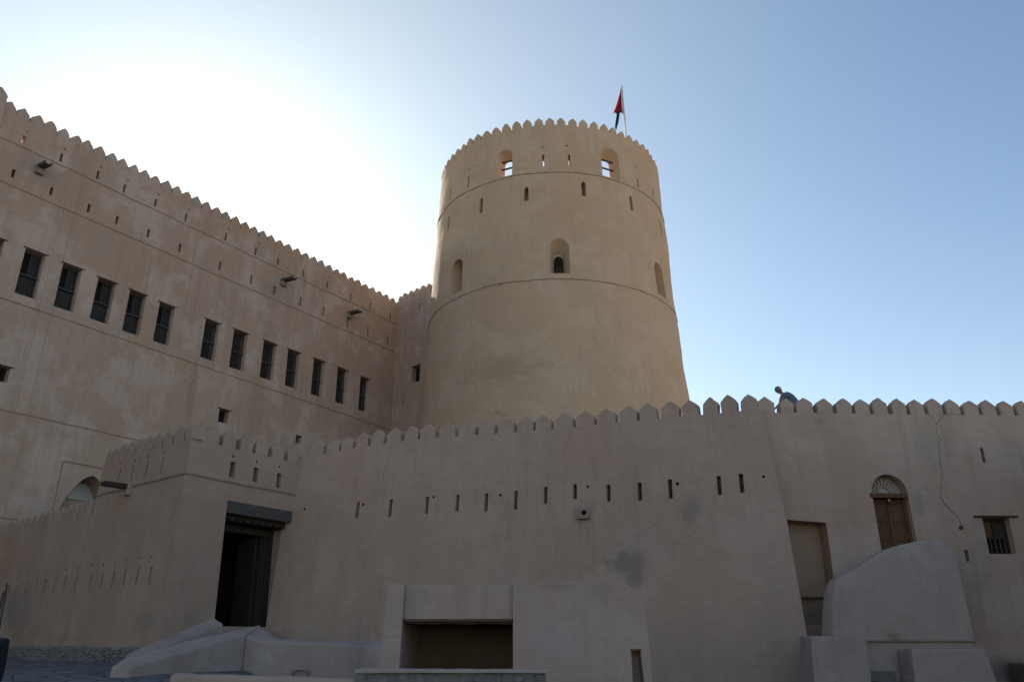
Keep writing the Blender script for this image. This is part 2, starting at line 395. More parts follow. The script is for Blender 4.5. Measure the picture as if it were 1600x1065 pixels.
m_iron = simple("iron", (.035, .032, .030), rough=.7, metal=.3)
m_grille = simple("painted window bars", (.085, .074, .066), (.05, .044, .04), .7)
m_screen = simple("window screen", (.075, .068, .066), (.045, .04, .04), .6, 2)
m_white = simple("white board", (.52, .53, .49), (.46, .47, .44), .7, 1.0, .05)
m_pole = simple("white pole", (.72, .73, .74), (.62, .62, .62), .4)
m_dotw = simple("dark hole", (.03, .025, .02), rough=1)
m_ledge = simple("ledge plaster", (.30, .235, .185), (.24, .18, .14), .95, 4)

def slits(W, parent, pts, depth, mat, name='loophole', closed=True):
    hs = []
    for x, y, h, wm in pts:
        p = slit(W, x, y, h, wm); hs.append(p)
        obj(name, lining(W, p, depth, closed=closed), mat, parent)
    return hs
def round_hole(W, x, y, r, n=8):
    s, z = W.inv(x, y); return [(s + r * math.cos(2 * math.pi * i / n), z + r * math.sin(2 * math.pi * i / n)) for i in range(n)]
def vents(W, parent, pts, r, mat):
    hs = []
    for x, y in pts:
        p = round_hole(W, x, y, r * random.uniform(.85, 1.15)); hs.append(p); obj('vent_hole', lining(W, p, .3), mat, parent)
    return hs

# ------------------------------------------------------------------ ground
def zg(x, y):
    def st(a, b, t): t = max(0, min(1, (t - a) / (b - a))); return t * t * (3 - 2 * t)
    r = .45 * st(6, 15, y) + .66 * st(13, 27, y)
    return -1.6 + r * st(-3.5, -8.5, x) if x < -3.5 else -1.6
m, t, p, v = new_mat("paving"); 
vor = N(t, 'ShaderNodeTexVoronoi', feature='DISTANCE_TO_EDGE'); vor.inputs['Scale'].default_value = 1.9; t.links.new(v, vor.inputs['Vector'])
vc = N(t, 'ShaderNodeTexVoronoi'); vc.inputs['Scale'].default_value = 1.9; t.links.new(v, vc.inputs['Vector'])
bw = N(t, 'ShaderNodeRGBToBW'); t.links.new(vc.outputs['Color'], bw.inputs[0])
stone = mixc(t, bw.outputs[0], (.105, .105, .115), (.19, .185, .19)); stone = mixc(t, rng(t, nz(t, v, 5, 5), .3, .7, 0, .5), stone, (.15, .14, .14))
pav = mixc(t, rng(t, vor.outputs['Distance'], .02, .07), (.06, .056, .053), stone)
sx = N(t, 'ShaderNodeSeparateXYZ'); t.links.new(v, sx.inputs[0])
sand = mixc(t, rng(t, nz(t, v, .8, 5), .3, .7), (.46, .35, .245), (.38, .285, .20))
inp = math_(t, 'MULTIPLY', rng(t, sx.outputs[0], 30, 29.8), rng(t, sx.outputs[1], -24.0, -23.8))
t.links.new(mixc(t, inp, sand, pav), p.inputs['Base Color']); p.inputs['Roughness'].default_value = .75
bump(t, p, ((rng(t, vor.outputs['Distance'], 0, .12), .7, .05), (nz(t, v, 6, 5), .5, .03))); m_pave = m
bm = bmesh.new()
xs = [-900, -300, -120, -60] + [-45 + i * 1.5 for i in range(60)] + [60, 120, 300, 900]; ys = [-900, -300, -100, -40] + [-20 + i * 1.5 for i in range(60)] + [90, 120, 200, 400, 1500]
gv = [[bm.verts.new((x, y, zg(x, y) + (.03 * noise.noise(Vector((x, y, 0)) * .5) if abs(x) < 50 and abs(y) < 60 else 0))) for x in xs] for y in ys]
for j in range(len(ys) - 1):
    for i in range(len(xs) - 1): hull_quad(bm, [gv[j][i], gv[j][i + 1], gv[j + 1][i + 1], gv[j + 1][i]])
o = obj('ground', bm, m_pave, smooth=True); tag(o, kind='structure')

# ------------------------------------------------------------------ tall facade with its return wall
FA = thing('fort_palace', 'tall palace wing with a row of barred windows left of the round tower', 'building', AW.map(10, -1.6))
peaks = [(17, 161), (39, 172), (62, 182), (82, 192), (102, 203), (122, 213), (139, 222), (158, 231), (177, 241), (194, 250), (211.5, 259.5), (228.5, 267.5), (245, 276), (262, 283), (278.5, 292), (293.7, 300.3), (309, 308.3), (324.7, 316), (340.5, 324), (355.3, 331), (370, 338.8), (385, 346), (399, 353.5), (413, 360), (426, 366.5), (440, 373.5), (453, 380), (466.5, 386.5), (479.5, 392.5), (492, 399), (504, 405), (516.5, 411), (528, 417), (539.5, 423), (551, 429.5), (562, 435), (573, 441), (584, 446.5), (595, 452.5), (605, 458), (615.5, 463.5), (625, 468.5)]
pk = [AW.inv(*p) for p in peaks]
MH = .62
zb = sum(p[1] for p in pk) / len(pk)
zs_ = [zb + .45 * (p[1] - zb) for p in pk]
pit = (pk[-1][0] - pk[0][0]) / (len(pk) - 1)
XL = -48
crest = [(XL, zs_[0] - MH), (-9, zs_[0] - MH)] + [(p[0], z - MH) for p, z in zip(pk, zs_)] + [(SC, zs_[-1] - MH)]
ZS1 = 23.15
up = [(37.5, 218.7, 13, .17), (95.3, 246.6, 14, .13), (152.3, 274, 14, .13), (194.7, 294.8, 14, .13), (242.8, 317.6, 13, .13), (290.7, 340.4, 13, .13), (352.5, 370, 12.5, .13), (399.6, 392.8, 12.5, .13), (434, 409, 12, .13), (474, 427, 12, .13), (511.7, 444.8, 12, .13), (547.7, 463.8, 12, .13), (578.6, 478, 12, .13), (610.3, 493.7, 12, .13)]
lo = [(20.8, 271.4), (80.4, 298.6), (138.9, 325.2), (182.8, 344.2), (231.9, 364.5), (281.1, 387.3), (344.4, 415.1), (392.3, 436.7), (429, 453.6), (469.4, 470.9), (506.1, 485.8), (543.1, 504.3), (574.6, 517.8), (606.2, 532.2)]
upper_h = slits(AW, FA, up[:1], .42, m_facade, closed=False)
holes = upper_h + slits(AW, FA, up[1:], .38, m_facade) + slits(AW, FA, [(x, y, 13.5, .15) for x, y in lo], .5, m_facade)
holes += vents(AW, FA, [(x + 5, y - 13) for x, y, *_ in up[:8]] + [(x + 3, y - 11.5) for x, y, *_ in up[8:]], .045, m_dotw)
# barred windows
def quad(pts, cx, cy, sc_, ox, oy): return [(ox + a / sc_, oy + b / sc_) for a, b in pts]
wins = [quad(p, 0, 0, 3.945, 0, 350) for p in (((-110, 55), (30, 95), (-30, 345), (-180, 300)), ((162, 150), (288, 190), (215, 462), (88, 420)), ((392, 240), (513, 283), (443, 541), (330, 505)), ((608, 330), (720, 368), (662, 615), (552, 580)), ((803, 405), (905, 443), (855, 686), (752, 655)), ((988, 480), (1083, 517), (1035, 748), (942, 718)))]
wins += [quad(p, 0, 0, 3.945, 280, 480) for p in (((165, 70), (250, 103), (218, 335), (127, 303)), ((340, 135), (427, 165), (393, 393), (307, 368)), ((522, 200), (603, 235), (575, 455), (495, 430)), ((675, 257), (752, 285), (718, 502), (648, 480)), ((833, 313), (903, 340), (875, 552), (808, 535)), ((978, 367), (1046, 392), (1020, 602), (961, 583)), ((1118, 425), (1180, 447), (1150, 645), (1104, 630)))]
for i, wq in enumerate(wins):
    c = [AW.inv(*p) for p in wq]
    s0 = (c[0][0] + c[3][0]) / 2; s1 = (c[1][0] + c[2][0]) / 2; z1 = (c[0][1] + c[1][1]) / 2; z0 = (c[2][1] + c[3][1]) / 2
    hp = rect(s0, s1, z0, z1); holes.append(hp)
    wo = obj('window', lining(AW, hp, .62), m_facade, FA)
    bm = bmesh.new(); wbox(bm, AW, s0 - .12, s1 + .12, z1 + .003, z1 + .05, -.05, .03); obj('lintel', bm, m_oldwood, wo)
    bm = bmesh.new(); wbox(bm, AW, s0 + .01, s1 - .01, z0 + .01, z1 - .01, -.605, -.59); obj('unlit_backing', bm, m_dark, wo)
    bm = bmesh.new(); zm = z0 + (z1 - z0) * .47
    wbox(bm, AW, s0 + .004, s1 - .004, zm - .035, zm + .035, -.30, -.22)
    wbox(bm, AW, s0 + .004, s0 + .07, z0 + .004, z1 - .004, -.36, -.305); wbox(bm, AW, s1 - .07, s1 - .004, z0 + .004, z1 - .004, -.36, -.305)
    wbox(bm, AW, s0 + .075, s1 - .075, z1 - .1, z1 - .02, -.36, -.305)
    obj('frame', bm, m_grille, wo)
    if i < 6:
        bm = bmesh.new(); wbox(bm, AW, s0 + .072, s1 - .072, z0 + .005, zm - .04, -.40, -.37)
        wbox(bm, AW, s0 + .45, s1 - .072, zm + .04, z1 - .11, -.43, -.40); obj('screen', bm, m_screen, wo)
    bm = bmesh.new(); nb = 9
    for k in range(1, nb):
        s = s0 + (s1 - s0) * k / nb; wbox(bm, AW, s - .014, s + .014, z0 + .01, z1 - .01, -.335, -.309)
    obj('bars', bm, m_grille if i >= 6 else m_iron, wo)
def small_window(W, parent, c, depth, mat, nb=3, extra=.12):
    c = [W.inv(*p) for p in c]; s0 = c[0][0]; s1 = c[1][0]; z1 = c[0][1]; z0 = c[1][1]
    hp = rect(s0, s1, z0, z1); wo = obj('window', lining(W, hp, depth), mat, parent)
    bm = bmesh.new(); wbox(bm, W, s0 - extra, s1 + extra, z1 + .003, z1 + .05, -.05, .04); obj('lintel', bm, m_oldwood, wo)
    bm = bmesh.new(); wbox(bm, W, s0 + .01, s1 - .01, z0 + .01, z1 - .01, -depth + .01, -depth + .03); obj('unlit_backing', bm, m_dark, wo)
    bm = bmesh.new()
    for k in range(1, nb + 1):
        s = s0 + (s1 - s0) * k / (nb + 1); wbox(bm, W, s - .018, s + .018, z0 + .003, z1 - .003, -depth * .6 - .03, -depth * .6)
    obj('bars', bm, m_iron, wo); return hp
holes.append(small_window(AW, FA, ((343.5, 637.5), (356.5, 662)), .45, m_facade))
holes.append(small_window(AW, FA, ((463, 680), (470, 694)), .45, m_facade, 1, .02))
holes.append(small_window(AW, FA, ((-6, 569), (11, 598)), .45, m_facade))
# big arched recess, half hidden by the gatehouse
sl, zsp = AW.inv(92.5, 794); sa, zap = AW.inv(145.5, 742.5)
ap = arch(sl, 2 * sa - sl, zsp - 1.2, zsp, zap - zsp, 16, True); holes.append(ap)
ao = obj('arched_recess', lining(AW, ap, 1.3), m_facade, FA)
bm = bmesh.new(); b0 = AW.inv(110, 752, -1.2); b1 = AW.inv(152, 782, -1.2)
wbox(bm, AW, b0[0], 2 * sa - sl - .3, b1[1] - .1, b0[1], -1.24, -1.2); obj('white_board', bm, m_white, ao)
a0 = AW.inv(98, 719.5); fr = AW.inv(160, 732)
bm = ledge(AW, a0[1], a0[1], a0[0], 2 * sa - sl + (sl - a0[0]), .05, .05)
for sx in (a0[0], 2 * sa - a0[0]): wbox(bm, AW, sx - .02, sx + .02, zsp - 1.2, a0[1] - .03, .001, .055)
obj('arch_surround', bm, m_ledge, FA)
bm = bmesh.new()
face_sheet(bm, AW, [(-9, -1.8), (SC, -1.8)] + crest[:0:-1], holes, .55)
face_sheet(bm, AW, [(XL, -1.8), (-9, -1.8), (-9, zs_[0] - MH), (XL, zs_[0] - MH)], [], 2.0)
strip(bm, AW, crest, 0, -.42)
bk = [(c[0], c[1]) for c in crest]
face_sheet(bm, AW, [(XL, ZS1), (SC, ZS1)] + bk[::-1], upper_h, .8, -.42)
obj('facade_wall', bm, m_facade, FA, smooth=True)
bm = bmesh.new()
for a, b in (((XL, ZS1 - .1), (SC, ZS1 - .1)),): strip(bm, AW, [a, b], -.2, -9, 3)
strip(bm, AW, [(XL, ZS1 - .1), (XL, -1.8)], -.03, -9, 5); strip(bm, AW, [(SC, ZS1 - .1), (SC, -1.8)], -.03, -9, 5)
v4 = [bm.verts.new(AW.map(s, z, -9)) for s, z in ((XL, -1.8), (SC, -1.8), (SC, ZS1 - .1), (XL, ZS1 - .1))]; bm.faces.new(v4)
obj('roof_and_rear', bm, m_facade, FA)
PROF_L = ((-.5, 0), (-.5, .22), (-.49, .42), (-.42, .56), (-.24, .78), (-.08, .95), (0, 1), (.08, .95), (.24, .78), (.42, .56), (.49, .42), (.5, .22), (.5, 0))
for p_, z in zip(pk, zs_):
    obj('merlon', merlon(AW, p_[0], z - MH, pit * .93, MH, .40, PROF_L, j=.018), m_facade, FA)
for (xa, ya, xb, yb) in ((0, 213.6, 623.5, 508), (0, 282, 616, 549), (0, 464, 607, 670), (0, 639, 206, 690), (0, 808, 33, 813)):
    s0, z0 = AW.inv(xa, ya); s1, z1 = AW.inv(xb, yb)
    if ya > 630: s1 += 6 if ya < 700 else 4; z1 = z0
    k = (z1 - z0) / (s1 - s0); zz = z0 + k * (-9 - s0)
    obj('string_course', ledge(AW, zz, z1, -9, min(s1, SC - .36), .032, .042), m_ledge, FA)
# higher pier at the frame's left edge
sp, zp = AW.inv(9, 160)
bm = bmesh.new(); wbox(bm, AW, -9, sp, 23.4, zs_[0] - .22, -.5, .16); obj('corner_pier', lumpy(bm, .6, .03, .03), m_facade, FA)
class Off:
    def __init__(s, W, d): s.W = W; s.d = d
    def map(s, u, z, d=0): return s.W.map(u, z, d + s.d)
for s in (sp - .42, sp - 1.4, sp - 2.4): obj('merlon', merlon(Off(AW, .16), s, zs_[0] - .24, .8, .62, .4, PROF_L), m_facade, FA)
# wooden rain spouts on plaster brackets
def spout(W, x, y, parent, L=1.0, wd=.17, rise=-.08):
    s, z = W.inv(x, y); bm = bmesh.new()
    br = wbox(bm, W, s - .2, s + .2, z - .34, z - .02, -.02, .22); lumpy(bm, .4, .01, .03)
    b = obj('spout_bracket', bm, m_ledge, parent)
    bm = bmesh.new(); o_ = W.n
    for (a0, a1, h0, h1) in ((-wd, wd, .0, .035), (-wd, -wd + .035, .036, .17), (wd - .035, wd, .036, .17)):
        v = []
        for d in (-.1, L):
            for zz in (h0, h1):
                for ss in (a0, a1): v.append(bm.verts.new(W.map(s + ss, z + zz + rise * d, 0) + Vector((o_[0] * d, o_[1] * d, 0))))
        for q_ in ((0, 1, 3, 2), (4, 6, 7, 5), (0, 4, 5, 1), (2, 3, 7, 6), (0, 2, 6, 4), (1, 5, 7, 3)): hull_quad(bm, [v[i] for i in q_])
    obj('rain_spout', bm, m_beam, parent)
spout(AW, 61, 264, FA, .9); spout(AW, 442, 440, FA, 1.15); spout(AW, 545, 491, FA, 1.15)
# return wall between facade and tower
tp = [TW.inv(*p) for p in ((632, 459), (641, 454.5), (650, 449.8), (660, 444.8), (670, 439.7))]
tz = sum(p[1] for p in tp) / 5; tpit = (tp[-1][0] - tp[0][0]) / 4
tcrest = [(0.0, tz - .6), (6.2, tz - .6)]
th = slits(TW, FA, [(655.7, 479, 11, .13)], .4, m_facade, closed=False)
hh = th + slits(TW, FA, [(630.6, 628, 12, .13), (658, 619, 13, .13)], .4, m_facade) + vents(TW, FA, [(657.5, 467), (659.5, 609), (631, 617)], .04, m_dotw)
hh.append(small_window(TW, FA, ((644.5, 573.5), (655.5, 594.5)), .4, m_facade, 2))
bm = bmesh.new(); face_sheet(bm, TW, [(-.12, -1.8), (6.2, -1.8), (6.2, tz - .6), (-.12, tz - .6)], hh, .55); strip(bm, TW, tcrest, 0, -.4)
face_sheet(bm, TW, [(0, ZS1), (6.2, ZS1), (6.2, tz - .6), (0, tz - .6)], th, .8, -.4)
obj('return_wall', bm, m_facade, FA, smooth=True)
k = 0
while tp[0][0] + k * tpit < 6: obj('merlon', merlon(TW, tp[0][0] + k * tpit, tz - .6, tpit * .9, .6, .38, PROF_L), m_facade, FA); k += 1
obj('merlon', merlon(TW, tp[0][0] - tpit * .75, tz - .62, tpit * .6, .5, .38, PROF_L), m_facade, FA)

# ------------------------------------------------------------------ round tower
TO = thing('round_tower', 'huge round plastered tower with pointed battlements and a flagpole on top', 'tower', (TR.c[0], TR.c[1], -1.6))
z_s1 = TR.inv(875, 268.9)[1]; z_s2 = TR.inv(878, 435.3)[1]; z_base = TR.inv(868, 195.5)[1]; z_pk = TR.inv(868, 183.5)[1]
TH = .62
holes = []; bholes = []
def upwin(x0, x1, yt, yb, bx0, bx1, byt, byb, depth):
    s0, z0 = TR.inv(x0, yb); s1 = TR.inv(x1, yb)[0]; z1 = TR.inv((x0 + x1) / 2, yt)[1]; r = (s1 - s0) / 2
    o_ = arch(s0, s1, z0, z1 - r * .9, r * .9, 8)
    i_ = arch(bx0, bx1, byb, byt - (bx1 - bx0) / 2, (bx1 - bx0) / 2, 8)
    return o_, i_, (s0, s1, z0, z1)
for x0, x1, yt, yb, side in ((776.5, 800.2, 234.5, 271.5, -1), (941, 968.5, 233, 272, 1)):
    s0, z0 = TR.inv(x0, yb - (0 if side < 0 else 3)); s1 = TR.inv(x1, yb)[0]; z1 = TR.inv((x0 + x1) / 2, yt)[1]; z0 = z_s1 + .12
    wdt = s1 - s0; c = (s0 + s1) / 2 - side * wdt * .02
    o_ = arch(s0, s1, z0, z1 - wdt * .42, wdt * .42, 10)
    ci = (s0 + s1) / 2; wi = wdt * .31
    i_ = arch(ci - wi, ci + wi, z0 + .02, z0 + (z1 - z0) * .60, wi, 10)
    holes.append(o_); bholes.append(i_)
    wo = obj('arched_window', lining(TR, o_, TH + .15, i_, False), m_tower, TO)
    for zz in (z0 + (z1 - z0) * .42, z0 + (z1 - z0) * .70):
        bm = bmesh.new(); wbox(bm, TR, ci - wi - .22, ci + wi + .22, zz - .045, zz + .045, -.52, -.43); obj('window_bar', bm, m_oldwood, wo)
for x, y, h in ((848.4, 249.8, 17.5), (889.7, 250, 17)):
    p_ = slit(TR, x, y, h, .15); holes.append(p_); bholes.append(p_); obj('loophole', lining(TR, p_, TH + .15, closed=False), m_tower, TO)
for x, y, h in ((732, 285, 18), (703.8, 306, 17), (997.5, 286, 13), (1020.5, 304.5, 13)):
    p_ = slit(TR, x, y, h, .14); holes.append(p_); obj('loophole', lining(TR, p_, .5), m_tower, TO)
holes += vents(TR, TO, [(847.4, 230.3), (886, 227.6), (733, 263.5), (993, 260)], .055, m_dotw)
for x, y, h, wpx in ((822.2, 302, 22, .30), (912.6, 294.5, 23, .32), (751, 321, 24, .27), (987.6, 317.5, 23, .27), (699.7, 348, 21, .27), (1033.9, 356, 22, .27)):
    s, z0 = TR.inv(x, y + h / 2); z1 = TR.inv(x, y - h / 2)[1]
    p_ = [(s - wpx / 2, z0), (s + wpx / 2, z0), (s + wpx / 2, z1 - .2), (s, z1), (s - wpx / 2, z1 - .2)]
    holes.append(p_); obj('pointed_loophole', lining(TR, p_, .62), m_tower, TO)
for x0, x1, yt, yb, kind in ((858, 889.8, 372, 426.3, 0), (704.1, 722.1, 408.5, 463, 1), (1021.4, 1039.9, 411.8, 470, 1)):
    xm = (x0 + x1) / 2; s0 = TR.inv(x0, (yt + yb) / 2)[0]; s1 = TR.inv(x1, (yt + yb) / 2)[0]
    z1 = TR.inv(xm, yt)[1]; z0 = TR.inv(xm, yb)[1] if kind == 0 else z_s2 + .22
    if kind == 0: zc0 = z0
    else: z0 = zc0; wd_ = 1.22; sm = (s0 + s1) / 2; s0 = sm - wd_ / 2; s1 = sm + wd_ / 2; z1 = ztop
    ztop = z1
    o_ = arch(s0, s1, z0, z1 - (s1 - s0) / 2 * .95, (s1 - s0) / 2 * .95, 10); holes.append(o_)
    c = (s0 + s1) / 2; r = (s1 - s0) / 2
    i_ = arch(c - r * .88, c + r * .88, z0 + .005, z0 + (z1 - z0) * .72, r * .88, 10)
    if kind == 0:
        i_ = arch(c - r * .60, c + r * .60, z0 + .005, z0 + (z1 - z0) * .46 + .25, r * .60, 10)
    ni = obj('arched_niche', lining(TR, o_, .85, i_), m_tower, TO)
    if kind == 0:
        dk = arch(c - r * .50, c + r * .50, z0 + .01, z0 + (z1 - z0) * .50, r * .52, 10)
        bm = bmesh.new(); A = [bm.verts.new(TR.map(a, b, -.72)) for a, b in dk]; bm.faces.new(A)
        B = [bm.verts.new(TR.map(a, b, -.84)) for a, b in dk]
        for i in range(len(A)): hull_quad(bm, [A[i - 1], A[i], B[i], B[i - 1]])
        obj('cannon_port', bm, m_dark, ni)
        bm = bmesh.new(); cc = (c - r * .02, z0 + (z1 - z0) * .20)
        for k in range(24):
            a = 2 * math.pi * k / 24; b = 2 * math.pi * (k + 1) / 24
            qv = [bm.verts.new(TR.map(cc[0] + rr * math.cos(g), cc[1] + rr * math.sin(g), dd)) for rr, dd, g in ((.11, -.705, a), (.18, -.705, a), (.18, -.705, b), (.11, -.705, b))]
            bm.faces.new(qv)
            qv2 = [bm.verts.new(TR.map(cc[0] + .18 * math.cos(g), cc[1] + .18 * math.sin(g), dd)) for dd, g in ((-.705, a), (-.72, a), (-.72, b), (-.705, b))]
            bm.faces.new(qv2)
        obj('cannon_muzzle', bm, m_screen, ni)
SR = math.pi * TR.R0
bm = bmesh.new()
face_sheet(bm, TR, [(-SR, -1.8), (SR, -1.8), (SR, z_base), (-SR, z_base)], holes, .62)
strip(bm, TR, [(-SR, z_base), (SR, z_base)], 0, -TH - .15)
face_sheet(bm, TR, [(-SR, z_s1 - .05), (SR, z_s1 - .05), (SR, z_base), (-SR, z_base)], bholes, .9, -TH - .15)
obj('tower_wall', bm, m_tower, TO, smooth=True)
bm = bmesh.new(); cen = bm.verts.new((TR.c[0], TR.c[1], z_s1)); rg = [bm.verts.new(TR.map(2 * SR * i / 64 - SR, z_s1, -.3)) for i in range(64)]
for v_ in rg: v_.co.z = z_s1
for i in range(64): hull_quad(bm, [rg[i - 1], rg[i], cen])
obj('tower_roof', bm, m_tower, TO)
for zz in (z_s1, z_s2): obj('string_course', ledge(TR, zz, zz, -SR, SR, .035, .05, .35), m_ledge, TO)
s_a = TR.inv(660 + 854 / 3.945, 183)[0]; s_b = TR.inv(660 + 784 / 3.945, 183)[0]
NT = int(round(2 * SR / abs(s_a - s_b))); pitT = 2 * SR / NT
PROF_T = ((-.5, 0), (-.5, .2), (-.5, .46), (-.45, .58), (-.29, .77), (-.08, .96), (0, 1), (.08, .96), (.29, .77), (.45, .58), (.5, .46), (.5, .2), (.5, 0))
for i in range(NT):
    s = s_a + i * pitT
    if s > SR: s -= 2 * SR
    obj('merlon', merlon(TR, s, z_base, pitT * .78, (z_pk - z_base) * 1.0, .42, PROF_T, j=.012), m_tower, TO)
print('tower merlons', NT, 'pitch', pitT, 'z', z_s2, z_s1, z_base, z_pk)

# flagpole and flag on the tower roof
def at(x, y, Y): r = ray(x, y); return r * (Y / r[1])
YF = 55.5
ft = at(971, 135, YF); fb = at(977.3, 213, YF)
ftop = Vector((fb[0] - .1, YF, ft[2]))
FL = thing('flagpole', 'white flagpole on the round tower with a drooping red, white and green flag', 'flagpole', (fb[0] + .12, YF, z_s1))
bm = bmesh.new(); tube(bm, [(fb[0] + .12, YF, z_s1), (fb[0] + .03, YF, fb[2] + 1.2), (ft[0] + .02, YF, ft[2])], .095, 10, .06); obj('pole', bm, m_pole, FL, smooth=True)
bm = bmesh.new(); bmesh.ops.create_uvsphere(bm, u_segments=10, v_segments=8, radius=.09, matrix=Matrix.Translation((ft[0] + .02, YF, ft[2] + .08))); obj('finial', bm, m_pole, FL, smooth=True)
bm = bmesh.new(); cw = at(974.6, 183, YF); box(bm, cw[0] - .06, cw[0] + .16, YF - .12, YF - .06, cw[2] - .35, cw[2] + .12); obj('rope_cleat', bm, m_pole, FL)
m_red = simple("flag red", (.42, .018, .045), (.30, .012, .03), .8, 8, .1); m_fw = simple("flag white", (.75, .70, .72), rough=.8, bs=.05); m_green = simple("flag green", (.012, .075, .055), (.01, .05, .04), .8)
def cloth(cols, mat, name):
    bm = bmesh.new(); prev = None
    for y, xl, xr in cols:
        n = 10; cur = []
        for k in range(n + 1):
            f = k / n; x = xl + (xr - xl) * f; p_ = at(x, y, YF)
            cur.append(bm.verts.new((p_[0], YF - .12 + .16 * math.sin(f * 11 + y * .05) * min(1, (y - 135) / 25), p_[2])))
        if prev:
            for k in range(n): hull_quad(bm, [prev[k], prev[k + 1], cur[k + 1], cur[k]])
        prev = cur
    o = obj(name, bm, mat, FL, smooth=True); md = o.modifiers.new('thick', 'SOLIDIFY'); md.thickness = .02; return o
cloth([(138, 970.2, 971.2), (148, 968.2, 971.4), (158, 965.0, 972.0), (168, 961.5, 972.8), (175, 958.8, 973.0), (179.3, 957.0, 973.3)], m_red, 'flag_red_panel')
YF -= .22
cloth([(138, 970.9, 971.9), (150, 970.6, 972.6), (165, 971.2, 973.4), (179, 972.2, 973.8)], m_fw, 'flag_white_panel')
cloth([(172, 966.0, 968.5), (180, 963.2, 967.8), (190, 961.8, 966.4), (197, 960.8, 964.6), (204, 960.6, 962.8)], m_green, 'flag_green_panel')
YF += .22

# ------------------------------------------------------------------ long middle wall
ML = thing('battlement_wall', 'long sloping plastered wall with arrow slits in front of the tower', 'wall', MW.map(8, -1.6))
mp = [(497, 688), (522, 685), (543.6, 680), (566.4, 675), (590.2, 672), (616.5, 668), (643.1, 664.7), (669, 662), (699.4, 659.4), (730, 657.2), (760, 654.2), (791, 652), (821, 650), (849, 646.7), (882, 644.5), (914, 640.6), (947, 636), (981, 633), (1011.5, 629.7), (1045.7, 626.7), (1078, 622.9), (1107.9, 620), (1137, 616.3), (1168.2, 613.7)]
mk = [MW.inv(*p) for p in mp]; MHM = .56
mcrest = [(mk[0][0] + .5, mk[0][1] - MHM + .0)] + [(a, b - MHM) for a, b in mk] + [(-.02, mk[-1][1] - MHM)]
spit = [abs(a[0] - b[0]) for a, b in zip(mk, mk[1:])]
msl = [(558.8, 796.6, 25), (609.6, 793.6, 27), (666.7, 788.8, 26), (715, 785.6, 26), (759.7, 784, 28), (805.9, 781, 29), (852, 773.4, 26), (898.4, 767.4, 23), (950.5, 770, 26), (999.6, 767.4, 28), (1047, 763.3, 30), (1123.6, 757.7, 30), (1158.6, 754.4, 30)]
holes = slits(MW, ML, [(x, y, h, .13) for x, y, h in msl], .5, m_mid)
holes += vents(MW, ML, [(567.7, 788), (475.4, 795), (677.9, 776), (782, 773), (918.4, 759.7), (1058.4, 755), (1193, 744)], .045, m_dotw)
# drain outlet with a small shelf
c0 = MW.inv(912.3, 800.5)
rh = round_hole(MW, 912.3, 800.3, .085, 14); holes.append(rh); dr = obj('drain_outlet', lining(MW, rh, .4), m_dotw, ML)
bm = bmesh.new(); wbox(bm, MW, c0[0] - .2, c0[0] + .2, c0[1] - .21, c0[1] - .14, -.01, .14); obj('drain_shelf', lumpy(bm, .3, .008, .015), m_ledge, dr)
bm = bmesh.new()
for a in (c0[0] - .23, c0[0] + .17): wbox(bm, MW, a, a + .06, c0[1] - .135, c0[1] + .13, -.01, .06)
obj('drain_cheek', lumpy(bm, .3, .008, .015), m_mid, dr)
e0 = MW.inv(1190, 645); e1 = MW.inv(1229, 811); e2 = MW.inv(1260, 985)
zlow = -1.8; e3 = (e2[0] + (e2[0] - e1[0]) / (e2[1] - e1[1]) * (zlow - e2[1]), zlow)
sj = mk[0][0] + .5
outl = [(17.9, zlow), e3, e2, e1, (-.02, e0[1])] + mcrest[::-1][0:] + [(17.9, mcrest[0][1])]
bm = bmesh.new(); face_sheet(bm, MW, outl, holes, .5)
cl = [(17.9, mcrest[0][1])] + mcrest; strip(bm, MW, cl, 0, -.4)
# end of the wall and its inner side
strip(bm, MW, [e3, e2, e1, (-.02, e0[1]), mcrest[-1]], 0, -.12)
bkk = [(17.9, 4.5)] + [(0.3, 4.5)] + [(.3, mcrest[-1][1])] + mcrest[::-1][1:] + [(17.9, mcrest[0][1])]
face_sheet(bm, MW, bkk, [], 1.0, -.4)
obj('long_wall', bm, m_mid, ML, smooth=True)
for i, (a, b) in enumerate(mk):
    wl = .5 * (spit[max(0, i - 1)] + spit[min(i, len(spit) - 1)])
    obj('merlon', merlon(MW, a, b - MHM, min(wl, .8) * .82, MHM, .36, j=.014), m_mid, ML)
bm = bmesh.new(); wbox(bm, MW, .5, 17.9, 5.4, 5.8, -1.9, -.41); obj('walkway', bm, m_mid, ML)

# ------------------------------------------------------------------ wall with the wooden door
RT = thing('door_wall', 'plastered battlemented wall with an arched wooden door and a small window', 'wall', RW.map(5, -1.6))
rp = [1196, 1228, 1254.9, 1286.6, 1315.8, 1345.2, 1373.6, 1402.3, 1430, 1457.8, 1485.7, 1513, 1541.5, 1568.8, 1596, 1623, 1650, 1676]
rz = RW.inv(1400, 622.2)[1]; rk = [(RW.inv(x, 622)[0], rz + random.uniform(-.015, .015)) for x in rp]; RH = .50
holes = slits(RW, RT, [(1535.5, 711, 22, .10), (1511.5, 867.5, 18, .11)], .45, m_right)
# the wall continues past the frame
s_end = 42.0
